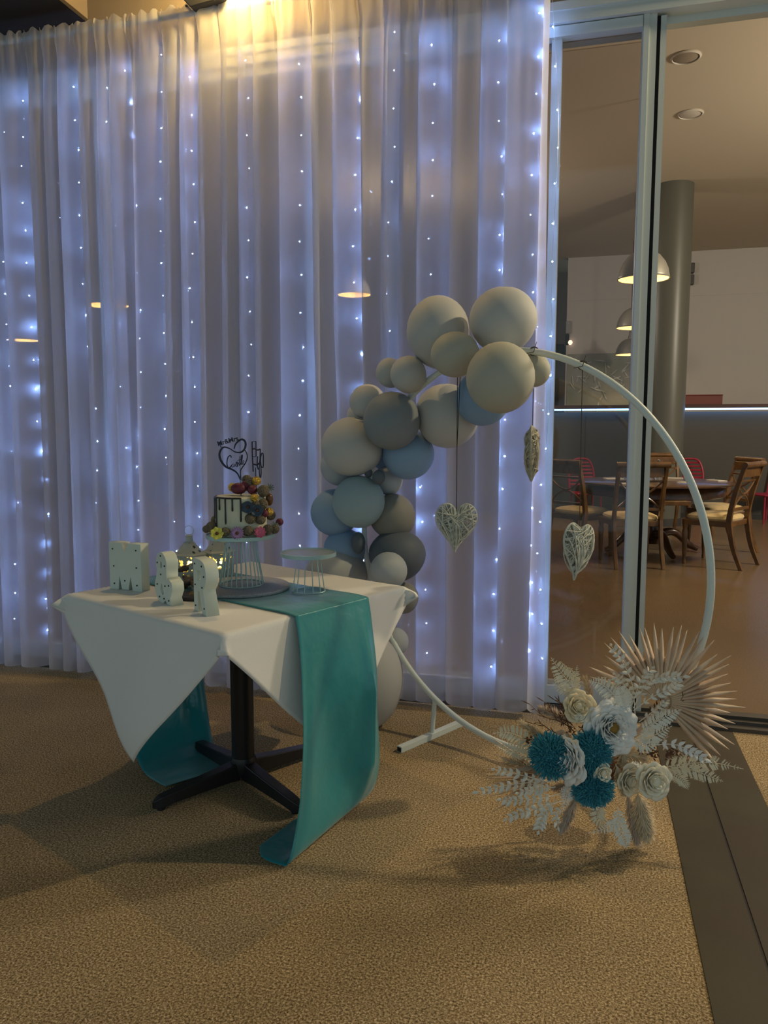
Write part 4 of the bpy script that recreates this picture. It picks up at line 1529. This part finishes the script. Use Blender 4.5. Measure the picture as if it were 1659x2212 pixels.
def pampas(p0, p1, wpx, m, seed, dd=0.03, n=420, curl=0.0):
    """soft plume of fine hairs"""
    rnd = random.Random(seed)
    a, b = fp_(p0[0], p0[1], dd), fp_(p1[0], p1[1], dd)
    ax = b - a
    L = ax.length
    axn = ax.normalized()
    sv = axn.cross(toc).normalized()
    up = sv.cross(axn)
    w = wpx * FPX_M
    mb = MB().tube([a, a.lerp(b, 0.5), b], [0.0016, 0.001, 0.0005], 5)
    for i in range(n):
        f = rnd.random() ** 0.8
        c = a + ax * (f * 0.85)
        th = rnd.uniform(0, 2 * PI)
        rr = w * (0.35 + 0.65 * math.sin(PI * (0.15 + 0.75 * f))) * rnd.uniform(0.4, 1.0)
        d = (sv * math.cos(th) + up * math.sin(th) * 0.6) * rr
        tip = c + d + axn * (L * 0.22 * rnd.uniform(0.6, 1.2))
        tip.z = max(tip.z, 0.003)
        md = c.lerp(tip, 0.5) + axn * (L * 0.03) + d * 0.12
        s_ = axn.cross(d).normalized() * 0.0009 + sv * 0.0004
        mb.poly([c - s_, c + s_, md + s_, tip, md - s_])
    o = mb.build('pampas_plume', m, fa)
    o['kind'] = 'stuff'


pampas((1378, 1712), (1400, 1815), 34, M_pamp, 1, 0.05, 900)
pampas((1355, 1715), (1380, 1828), 24, M_pampt, 2, 0.03, 500)
pampas((1250, 1712), (1212, 1800), 20, M_pampt, 3, 0.03, 500)
pampas((1195, 1655), (1112, 1664), 14, M_pampt, 4, 0.05, 320)
pampas((1330, 1650), (1350, 1720), 20, M_pamp, 5, 0.05, 400)
pampas((1285, 1700), (1290, 1770), 26, M_pamp, 6, 0.02, 400)
pampas((1240, 1560), (1160, 1530), 24, M_pampt, 7, -0.02, 420)
pampas((1205, 1610), (1120, 1560), 24, M_pamp, 8, -0.02, 420)
pampas((1150, 1660), (1085, 1640), 18, M_pamp, 9, 0.0, 320)
pampas((1280, 1520), (1262, 1460), 18, M_pamp, 10, -0.01, 360)
pampas((1240, 1690), (1190, 1705), 20, M_pampt, 11, 0.0, 300)
pampas((1330, 1620), (1400, 1640), 26, M_pamp, 12, 0.02, 420)
pampas((1340, 1610), (1350, 1660), 24, M_pamp, 13, 0.03, 320)
pampas((1210, 1660), (1260, 1700), 26, M_pampt, 14, 0.0, 320)

# dark twisted dried stems and seed clusters
rnd = random.Random(21)
for k, (p, q) in enumerate((((1240, 1580), (1130, 1517)), ((1235, 1570), (1165, 1512)), ((1225, 1585), (1140, 1560)), ((1245, 1560), (1190, 1500)), ((1215, 1600), (1138, 1590)), ((1230, 1575), (1205, 1505)),
                            ((1440, 1560), (1478, 1500)), ((1400, 1570), (1436, 1525)))):
    a, b = fp_(p[0], p[1], -0.02), fp_(q[0], q[1], 0.03)
    pts = [a.lerp(b, i / 9) + (CAM_UP * math.sin(i * 0.9 + k) + toc * math.cos(i * 0.7)) * 0.008 for i in range(10)]
    mb = MB().tube(pts, [0.0022 - 0.0017 * i / 9 for i in range(10)], 5)
    for i in range(3, 9):
        c = pts[i]
        d = (b - a).normalized() * 0.02 + (CAM_UP * math.cos(i * 2.2) + CAM_RIGHT * math.sin(i * 2.2)) * 0.012
        mb.tube([c, c + d * 0.6, c + d], [0.0012, 0.0016, 0.0003], 4)
    mb.build('dried_stem', M_brown, fa)
for k in range(34):
    u = 1420 + rnd.gauss(0, 34)
    v = 1622 + rnd.gauss(0, 14)
    c = fp_(u, v, 0.02 + rnd.uniform(-.02, .03))
    mb = MB()
    for i in range(6):
        d = Vector((rnd.uniform(-1, 1), rnd.uniform(-1, 1), rnd.uniform(-1, 1))).normalized()
        mb.grid(2, 1, leaf_pts(c, d, toc, 0.016, 0.006))
    mb.build('dried_leaf_cluster', M_brown if k % 3 else M_pampt, fa)
for k in range(16):
    c = fp_(1255 + rnd.gauss(0, 26), 1583 + rnd.gauss(0, 14), 0.0)
    mb = MB()
    for i in range(6):
        d = Vector((rnd.uniform(-1, 1), rnd.uniform(-1, 1), rnd.uniform(-1, 1))).normalized()
        mb.grid(2, 1, leaf_pts(c, d, toc, 0.02, 0.005))
    mb.build('dried_leaf_cluster', M_brown, fa)
mb = MB()
for k in range(7):
    mb.ball(fp_(1142 + rnd.uniform(-7, 7), 1596 + rnd.uniform(-9, 9), 0.02), 0.004, 7, 5)
mb.build('berry_cluster', M_brown, fa)


def pompom(u, v, r, dd, sq, nrm):
    c = fp_(u, v, dd)
    m = basis(nrm)
    rnd = random.Random(int(u))
    mb = MB().ball(c, r * 0.72, 14, 9, (1, 1, sq), m)
    n = 1250
    for i in range(n):
        z = 1 - 1.75 * (i + 0.5) / n
        a = i * 2.39996 + rnd.uniform(-.1, .1)
        q = math.sqrt(max(0, 1 - z * z))
        ext = Vector((q * math.cos(a), q * math.sin(a), z * sq))
        jit = Vector((rnd.uniform(-1, 1), rnd.uniform(-1, 1), rnd.uniform(-1, 1)))
        p0 = c + m @ ext * r * 0.66
        p1 = c + m @ (ext * rnd.uniform(0.84, 0.92) + jit * 0.05) * r
        p2 = c + m @ (ext * rnd.uniform(0.93, 1.06) + jit * 0.14) * r
        d = (p2 - p0).normalized()
        s_ = (d.cross(jit)).normalized() * r * 0.026
        t_ = d.cross(s_) * 0.6
        mb.rings([[p0 + s_, p0 + t_, p0 - s_, p0 - t_], [p1 + s_ * 1.2, p1 + t_ * 1.2, p1 - s_ * 1.2, p1 - t_ * 1.2], [p2 + s_ * .6, p2 + t_ * .6, p2 - s_ * .6, p2 - t_ * .6]], False, True)
    mb.build('teal_pompom_flower', M_teal, fa, smooth=False, label='teal pompom chrysanthemum')


pompom(1277, 1622, 0.063, 0.10, 0.75, toc + CAM_UP * 0.15)
pompom(1188, 1634, 0.070, 0.08, 0.72, toc * 0.75 - CAM_RIGHT * 0.75)
pompom(1281, 1705, 0.064, 0.11, 0.70, toc * 0.8 - CAM_UP * 0.5)


def rose(u, v, r, dd, nrm, m, name, n=18, centre=None, open_=1.0, ruf=0.03):
    """layered bloom; outer petals spread, inner ones wrap the heart"""
    c = fp_(u, v, dd)
    ba = basis(nrm)
    rnd = random.Random(int(u * 3 + v))
    core = MB().ball(c + ba @ Vector((0, 0, 0.10 * r)), r * (0.22 if centre else 0.30), 12, 8, (1, 1, 1.1), ba).build(name, centre or m, fa)
    for i in range(n):
        f = i / (n - 1)                      # 0 inner, 1 outer
        a = i * 2.39996 + rnd.uniform(-.15, .15)
        rad = r * (0.24 + 0.76 * f)
        ht = r * (0.62 - 0.62 * f * open_)
        half = R(78 - 24 * f)
        ruff = rnd.uniform(0, 6)

        def fn(s, q, a=a, rad=rad, ht=ht, half=half, f=f, ruff=ruff):
            th = a + (q - 0.5) * 2 * half * (0.55 + 0.45 * math.sin(PI * min(1, 0.25 + 0.75 * s)))
            rr = rad * (0.30 + 0.70 * s ** 0.8) * (1 - 0.10 * abs(2 * q - 1) * s)
            z = -0.32 * r + (ht + 0.32 * r) * s ** 1.2 * (1 - 0.18 * (2 * q - 1) ** 2)
            rr += r * ruf * 0.8 * math.sin(q * 9 + ruff) * s * s
            z += r * ruf * math.sin(q * 11 + ruff) * s
            if s > 0.8:
                rr += r * 0.12 * (s - 0.8) / 0.2 * f
                z -= r * 0.06 * (s - 0.8) / 0.2
            return c + ba @ Vector((rr * math.cos(th), rr * math.sin(th), z))
        MB().grid(6, 7, fn).build('petal', m, core, thick=0.0008)


rose(1413, 1686, 0.060, 0.10, toc + CAM_RIGHT * 0.15 + CAM_UP * 0.1, M_pet_iv, 'ivory_rose', 24)
rose(1362, 1688, 0.052, 0.06, toc + CAM_RIGHT * 0.4, M_pet_iv, 'ivory_rose', 20)
rose(1250, 1525, 0.053, 0.05, toc + CAM_UP * 0.35, M_pet_c, 'cream_rose', 22)
rose(1304, 1670, 0.031, 0.14, toc, M_pet_iv, 'small_white_rose', 13)
rose(1244, 1668, 0.03, 0.0, toc, M_pet_c, 'cream_rosebud', 9)
rose(1215, 1598, 0.035, 0.03, toc + CAM_UP * .6, M_pampt, 'dried_rosebud', 9)
rose(1322, 1572, 0.084, 0.08, toc + CAM_UP * 0.2 + CAM_RIGHT * .1, M_pet_w, 'white_peony', 46, M_gctr, 1.1, 0.07)
rose(1222, 1640, 0.078, 0.10, toc * 0.45 - CAM_RIGHT * 0.9, M_pet_w, 'white_peony', 40, None, 1.1, 0.07)

# ================================================================ DINING ROOM BEHIND THE GLASS
# round column
cp = at_y(1455, 362, 1.0)
cdep = 10.7
cb = at_d(1436, 900, cdep)
t = thing('round_column', 'thick round grey column rising to the dining room ceiling', 'column', (cb.x, cb.y, 0))
MB().lathe([(0.26, 0.0), (0.26, CEIL2 - 0.001)], 48).build('shaft', mat('column_paint', (0.105, 0.108, 0.09), 0.38, spec=0.5), t)
MB().lathe([(0.275, 0.0), (0.275, 0.10), (0.262, 0.105)], 48).build('plinth', mat('column_base', (0.05, 0.05, 0.05), 0.5), t)

# ceiling discs
for (u, v, lb, nm_) in ((1482, 122, 'round speaker grille nearer the doors on the ceiling', 'ceiling_speaker'), (1492, 245, 'white round vent farther back on the ceiling', 'ceiling_vent')):
    p = at_z(u, v, CEIL2)
    t = thing(nm_, lb, 'ceiling fitting', (p.x, p.y, CEIL2))
    mm = mat('disc_white', (0.62, 0.58, 0.50), 0.6)
    MB().lathe([(0.125, 0.0), (0.130, -0.008), (0.115, -0.018), (0.112, -0.010)], 32, cap0=False, cap1=False).build('rim', mm, t)
    MB().lathe([(0.113, -0.004), (0.10, -0.012), (0.0, -0.012)], 32, cap0=False, cap1=False).build('face', mm if v > 200 else mat('grille', (0.30, 0.25, 0.19), 0.8), t)

# pendants (three in view by the post, more glimpsed through the curtain)
M_shade = mat('pendant_shade', (0.36, 0.35, 0.31), 0.38, metal=0.35)
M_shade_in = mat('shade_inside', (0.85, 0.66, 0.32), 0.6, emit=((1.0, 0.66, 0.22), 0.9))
M_bulb = emis('pendant_bulb', (1.0, 0.72, 0.32), 14.0)


def pendant_proto(label, loc, cordlen, power):
    t = thing('pendant_lamp', label, 'pendant lamp', loc, 0, 'dome pendant lamps of the dining room')
    prof = [(0.25, 0.0), (0.248, 0.02), (0.235, 0.09), (0.205, 0.16), (0.155, 0.225), (0.095, 0.262), (0.06, 0.272)]
    MB().lathe(prof, 40, cap0=False, cap1=True).build('shade', M_shade, t, thick=0.003)
    MB().lathe([(r - 0.006, z + 0.001) for r, z in prof[:-1]] + [(0.0, 0.258)], 40, cap0=False, cap1=False).build('shade_lining', M_shade_in, t, label='glowing warm inside of the shade')
    MB().lathe([(0.252, -0.004), (0.254, 0.0), (0.252, 0.005)], 40, cap0=False, cap1=False).build('rim', M_shade, t, thick=0.003)
    MB().lathe([(0.045, 0.27), (0.045, 0.30), (0.03, 0.34), (0.028, 0.40), (0.012, 0.42)], 20).build('cap', M_shade, t)
    MB().lathe([(0.012, 0.19), (0.035, 0.14), (0.045, 0.10), (0.03, 0.06), (0.005, 0.05)], 16).build('bulb', M_bulb, t)
    MB().tube([(0, 0, 0.41), (0, 0, cordlen)], 0.006, 6).build('cord', M_dwood, t)
    l = add_light('pendant_light', 'SPOT', (0, 0, 0.12), power, (1.0, 0.70, 0.34), None, spot_size=R(140), spot_blend=0.5, shadow_soft_size=0.08)
    l.parent = t
    return t


for u, v, d, lb, pw in ((1390, 603, 7.76, 'nearest and largest dome pendant lamp, split by the door post', 45), (1371, 708, 10.9, 'middle dome pendant lamp left of the door post', 45), (1361, 766, 13.6, 'farthest dome pendant lamp low beside the door post', 45),
                        (232, 660, 9.3, 'dome pendant lamp glimpsed through the curtain at upper left', 30), (50, 735, 12.5, 'dome pendant lamp glimpsed through the curtain at the far left', 30),
                        (765, 637, 11.5, 'dome pendant lamp glimpsed through the curtain above the balloons', 30)):
    p = at_d(u, v, 1.0) - CAM
    p = CAM + p * (d / p.dot(CAM_FWD))
    pendant_proto(lb, p, CEIL2 - p.z, pw)

# chairs with rolled top rail, crossed arcs and cream seat
def make_chair(label, loc, rz):
    t = thing('dining_chair', label, 'chair', loc, rz, 'wooden dining chairs round the table')
    W = 0.225
    # local: seat faces -y? -> front is +y, back at y = -0.22
    for s in (-1, 1):
        # sabre rear leg and back post in one sweep
        path = catmull([(s * W, -0.34, 0.0), (s * W, -0.26, 0.20), (s * W, -0.215, 0.42), (s * W, -0.215, 0.52), (s * W, -0.26, 0.75), (s * W, -0.335, 1.0)], 22)
        rs = []
        for i, p in enumerate(path):
            w, d = 0.017, 0.026 - 0.006 * abs(i - 11) / 11
            rs.append([(p.x - w, p.y - d, p.z), (p.x + w, p.y - d, p.z), (p.x + w, p.y + d, p.z), (p.x - w, p.y + d, p.z)])
        MB().rings(rs, True, True).build('back_post', M_wood, t, smooth=False, bevel=0.004)
        MB().lathe([(0.014, 0.0), (0.018, 0.03), (0.013, 0.06), (0.020, 0.10), (0.024, 0.22), (0.028, 0.33), (0.020, 0.36), (0.026, 0.38), (0.026, 0.44)], 14, at=(s * (W + 0.01), 0.21, 0)).build('leg', M_wood, t)
    MB().tube([(-W - 0.03, -0.34, 1.005), (W + 0.03, -0.34, 1.005)], 0.028, 12).build('top_rail', M_wood, t)
    MB().bbox((-W + 0.016, -0.325, 0.885), (W - 0.016, -0.295, 0.98), 0.004).build('upper_rail', M_wood, t, smooth=False)
    MB().bbox((-W + 0.016, -0.285, 0.835), (W - 0.016, -0.262, 0.855), 0.003).build('middle_rail', M_wood, t, smooth=False)
    MB().bbox((-W + 0.016, -0.235, 0.555), (W - 0.016, -0.212, 0.585), 0.003).build('lower_rail', M_wood, t, smooth=False)
    yy = lambda z: -0.225 - 0.045 * (z - 0.57) / 0.27
    for sg in (1, -1):
        arc_ = []
        for i in range(13):
            x = -W + 0.02 + (2 * W - 0.04) * i / 12
            q = 1 - (x / (W - 0.02)) ** 2
            z = (0.575 + 0.125 * q) if sg > 0 else (0.84 - 0.125 * q)
            arc_.append((x, yy(z), z))
        MB().tube(arc_, 0.010, 8).build('crossed_arc', M_wood, t)
    MB().ball((0, yy(0.705), 0.707), 0.020, 10, 7, (1.2, 0.7, 1.0)).build('rosette', M_wood, t)
    MB().rings([[(-W - 0.005, -0.22, z), (W + 0.005, -0.22, z), (W + 0.035, 0.235, z), (-W - 0.035, 0.235, z)] for z in (0.40, 0.455)], True, True).build('seat_frame', M_wood, t, smooth=False, bevel=0.006)
    rs = []
    for i, (k, z) in enumerate(((0.97, 0.455), (1.02, 0.475), (0.99, 0.495), (0.85, 0.512), (0.55, 0.522), (0.2, 0.525))):
        row = []
        for j in range(24):
            a = 2 * PI * j / 24
            c_, s_ = math.cos(a), math.sin(a)
            e_ = 0.45
            x = (abs(c_) ** e_) * (1 if c_ > 0 else -1) * k
            y = (abs(s_) ** e_) * (1 if s_ > 0 else -1) * k
            row.append((x * (W + 0.012 * (1 + y)), 0.008 + y * 0.225, z))
        rs.append(row)
    MB().rings(rs, True, True).build('seat_cushion', M_cream, t, label='cream upholstered seat')
    return t


DT = at_z(1413, 1039, 0.78)
DTC = Vector((DT.x, DT.y, 0))


def floor_at(u, v):
    p = at_z(u, v, 0.0)
    return p


def face_to(p, q):
    d = q - p
    return math.atan2(d.y, d.x) - PI / 2


chair_spots = [
    (floor_at(1359, 1217), R(14), 'dining chair seen from behind, split by the white door post'),
    (floor_at(1543, 1217), R(60), 'dining chair at the right turned sideways with its seat in full view'),
    (floor_at(1252, 1198), R(-38), 'dining chair at the left behind the glass near the curtain edge'),
    (floor_at(1548, 1188), R(112), 'dining chair at the far right tucked behind another chair'),
    (floor_at(1432, 1156), R(190), 'dining chair on the far side of the round table before the column'),
]
proto = None
for i, (p, rz, lb) in enumerate(chair_spots):
    if rz is None:
        rz = face_to(p, DTC)
    if proto is None:
        proto = make_chair(lb, p, rz)
    else:
        c = copy_tree(proto)
        c.location = p
        c.rotation_euler = (0, 0, rz)
        c['label'] = lb

t = thing('round_dining_table', 'round dark wooden dining table set behind the glass doors', 'table', DTC)
MB().lathe([(0.0, 0.752), (0.79, 0.752), (0.81, 0.760), (0.81, 0.772), (0.79, 0.780), (0.0, 0.780)], 64, cap0=False, cap1=False).build('tabletop', M_dwood, t)
MB().lathe([(0.70, 0.640), (0.715, 0.645), (0.71, 0.66), (0.71, 0.752)], 64, cap0=False, cap1=False).build('apron', M_dwood, t, thick=0.02)
MB().lathe([(0.10, 0.10), (0.13, 0.16), (0.09, 0.22), (0.07, 0.36), (0.12, 0.46), (0.10, 0.55), (0.16, 0.64), (0.30, 0.65), (0.30, 0.75)], 28).build('pedestal', M_dwood, t)
for k in range(4):
    a = R(20 + 90 * k)
    MB().tube(catmull([(0.08 * math.cos(a), 0.08 * math.sin(a), 0.20), (0.25 * math.cos(a), 0.25 * math.sin(a), 0.22), (0.42 * math.cos(a), 0.42 * math.sin(a), 0.08), (0.52 * math.cos(a), 0.52 * math.sin(a), 0.03)], 12), [0.05 - 0.002 * i for i in range(12)], 10).build('foot', M_dwood, t)
M_pap = mat('napkin_paper', (0.62, 0.58, 0.50), 0.8)
M_metal = mat('cutlery', (0.6, 0.6, 0.58), 0.25, metal=1.0)
for k, (u, v, lb) in enumerate(((1325, 1034, 'folded napkin with cutlery at the left of the dining table'), (1480, 1042, 'folded napkin with cutlery right of the door post on the dining table'), (1548, 1038, 'folded napkin with cutlery at the right edge of the dining table'), (1455, 1033, 'folded napkin with cutlery on the far side of the dining table'), (1350, 1044, 'folded napkin with cutlery in front of the split chair'))):
    p = at_z(u, v, 0.78)
    s_ = thing('napkin_setting', lb, 'napkin', (p.x, p.y, 0.7805), R(20 + 50 * k))
    MB().rings([[(-.10, -.06, 0), (.10, -.06, 0), (.10, .06, 0), (-.10, .06, 0)], [(-.098, -.058, .004), (.098, -.058, .006), (.097, .057, .004), (-.098, .058, .008)]], True, True).build('napkin', M_pap, s_, smooth=False)
    MB().tube([(-.09, 0, .010), (.02, 0, .010), (.05, 0, .012), (.09, 0, .011)], [0.003, 0.003, 0.010, 0.004], 6, flat=0.35).build('fork', M_metal, s_)
    MB().tube([(-.09, .03, .010), (.0, .03, .010), (.09, .03, .011)], [0.003, 0.005, 0.008], 6, flat=0.3).build('knife', M_metal, s_)
M_gl = mat('drinking_glass', (0.85, 0.88, 0.88), 0.05, trans=0.85)
for u, v, hh, lb in ((1422, 1036, 0.20, 'tall clear bottle of water on the dining table beside the post'), (1404, 1030, 0.12, 'clear tumbler on the dining table beside the bottle'), (1352, 1033, 0.14, 'clear tumbler on the left of the dining table')):
    p = at_z(u, v, 0.78)
    s_ = thing('glass_bottle' if hh > 0.15 else 'tumbler', lb, 'glass', (p.x, p.y, 0.7805))
    if hh > 0.15:
        MB().lathe([(0.035, 0.0), (0.04, 0.02), (0.04, 0.11), (0.015, 0.15), (0.014, 0.19), (0.017, 0.20)], 18).build('bottle_body', M_gl, s_)
        MB().lathe([(0.016, 0.20), (0.018, 0.205), (0.018, 0.222), (0.01, 0.225)], 14).build('stopper', M_metal, s_)
    else:
        MB().lathe([(0.03, 0.0), (0.034, 0.01), (0.038, hh), (0.035, hh), (0.031, 0.012)], 18, cap1=True).build('tumbler_wall', M_gl, s_)

# red chairs at the next table
rp_ = None
for u, v, rzz, lb in ((1264, 1124, 20, 'red slatted chair behind the left dining chair'), (1480, 1124, -15, 'red slatted chair behind the round table by the column'), (1652, 1128, -60, 'red slatted chair at the right picture edge')):
    p = floor_at(u, v)
    if rp_ is None:
        rp_ = thing('red_chair', lb, 'chair', p, R(rzz), 'red chairs by the half wall')
        rp_.scale = (0.95, 0.95, 0.90)
        for sx in (-.17, .17):
            for sy in (-.17, .17):
                MB().tube([(sx * 1.1, sy * 1.1, 0), (sx, sy, 0.44)], 0.013, 8).build('leg', M_red, rp_)
        MB().bbox((-.21, -.20, .43), (.21, .21, .46), .01).build('seat', M_red, rp_, smooth=False)
        MB().tube(catmull([(-.19, .19, .45), (-.2, .23, .75), (-.13, .25, .96), (0, .255, 1.0), (.13, .25, .96), (.2, .23, .75), (.19, .19, .45)], 40), 0.016, 8).build('back_frame', M_red, rp_)
        for k in range(7):
            z = 0.56 + 0.06 * k
            w_ = 0.19 if k < 4 else 0.19 - 0.02 * (k - 3)
            MB().bbox((-w_, .215 + .006 * k, z), (w_, .23 + .006 * k, z + .03), .003).build('back_slat', M_red, rp_, smooth=False)
    else:
        c = copy_tree(rp_)
        c.location = p
        c.rotation_euler = (0, 0, R(rzz))
        c['label'] = lb

# wall fittings
p = at_y(1493, 594, BW)
t = thing('wall_speaker', 'small dark speaker pair on the pale wall right of the column', 'speaker', (p.x, BW - 0.0, p.z))
for dz in (0.02, -0.19):
    MB().bbox((-0.045, -0.12, dz), (0.045, 0.0, dz + 0.18), 0.01).build('speaker_box', mat('speaker_grey', (0.10, 0.10, 0.095), 0.6), t, smooth=False)
p = at_y(1221, 716, BW)
t = thing('wall_lamp', 'slim wall lamp with a tiny glowing bulb at the pale wall edge', 'wall lamp', (p.x + 0.06, BW, p.z))
MB().bbox((-0.05, -0.08, -0.05), (0.05, 0.0, 0.19), 0.01).build('backplate', mat('lamp_grey', (0.35, 0.34, 0.34), 0.6), t, smooth=False)
MB().bbox((-0.05, -0.08, -0.26), (0.02, 0.0, -0.06), 0.01).build('holder', M_black, t, smooth=False)
MB().ball((0.04, -0.06, -0.22), 0.045, 10, 8).build('bulb', emis('wall_bulb', (1.0, 0.72, 0.5), 1.6), t)
p = at_y(1192, 764, 16.9)
t = thing('dark_shelf', 'black boxy shelf above the doorway in the recess', 'shelf', (p.x, 16.99, p.z))
MB().bbox((-0.6, -0.4, -0.12), (0.25, 0.0, 0.14), 0.01).build('shelf_body', M_black, t, smooth=False)
MB().bbox((-0.6, -0.42, 0.14), (0.26, 0.0, 0.16), 0.004).build('shelf_top', M_black, t, smooth=False)
p0, p1 = at_y(1150, 818, 16.95), at_y(1204, 880, 16.95)
t = struct(bpy.data.objects.new('door_2', None))
COL.objects.link(t)
t.location = (p1.x, 16.98, 0)
w_ = p1.x - p0.x
MB().box((-0.16, -0.06, 0), (0, 0.0, p0.z)).box((-w_, -0.06, p0.z - 0.13), (-0.16, 0.0, p0.z)).build('frame', mat('door_frame_dark', (0.05, 0.05, 0.055), 0.6), t, smooth=False)
MB().box((-w_, -0.02, 0), (-0.16, 0.0, p0.z - 0.13)).build('leaf', mat('door_leaf', (0.38, 0.36, 0.40), 0.7), t, smooth=False)
p = at_y(1513, 871, HW + 0.1)
t = thing('ledge_box', 'low dark red box standing on the half wall ledge', 'box', (p.x, HW + 0.12, zl + 0.0855))
MB().bbox((-0.30, -0.06, 0), (0.30, 0.06, 0.135), 0.006).build('box_body', mat('dark_red', (0.12, 0.035, 0.03), 0.6), t, smooth=False)
MB().bbox((-0.305, -0.065, 0.135), (0.305, 0.065, 0.150), 0.003).build('lid', mat('dark_red2', (0.14, 0.04, 0.035), 0.6), t, smooth=False)

# leafy panel added to stand in for a reflection in the left pane
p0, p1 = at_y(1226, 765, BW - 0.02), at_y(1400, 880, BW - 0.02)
t = thing('leaf_reflection_panel', 'faint silvery leaf panel standing in for a reflection in the glass', 'reflection panel', ((p0.x + p1.x) / 2, BW - 0.012, p1.z - 0.2))
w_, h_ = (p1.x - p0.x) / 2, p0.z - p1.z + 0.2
MB().box((-w_, -0.008, 0), (w_, 0.008, h_)).build('panel', mat('reflection_ground', (0.34, 0.345, 0.31), 0.6, noise=(1.6, (0.24, 0.26, 0.19), 0.8)), t, smooth=False)
rnd = random.Random(12)
M_sil = mat('reflection_leaf', (0.62, 0.64, 0.60), 0.4, noise=(3, (0.3, 0.33, 0.26), 0.7))
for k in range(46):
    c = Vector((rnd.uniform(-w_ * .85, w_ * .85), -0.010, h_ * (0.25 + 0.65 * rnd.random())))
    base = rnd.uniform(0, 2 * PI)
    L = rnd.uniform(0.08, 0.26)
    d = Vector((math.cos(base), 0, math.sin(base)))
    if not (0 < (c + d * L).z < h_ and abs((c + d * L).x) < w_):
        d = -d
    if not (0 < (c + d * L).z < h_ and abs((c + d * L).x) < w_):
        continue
    MB().grid(4, 2, leaf_pts(c, d, Vector((0, -1, 0)), L, 0.03)).build('reflection_leaf', M_sil, t, thick=0.004)
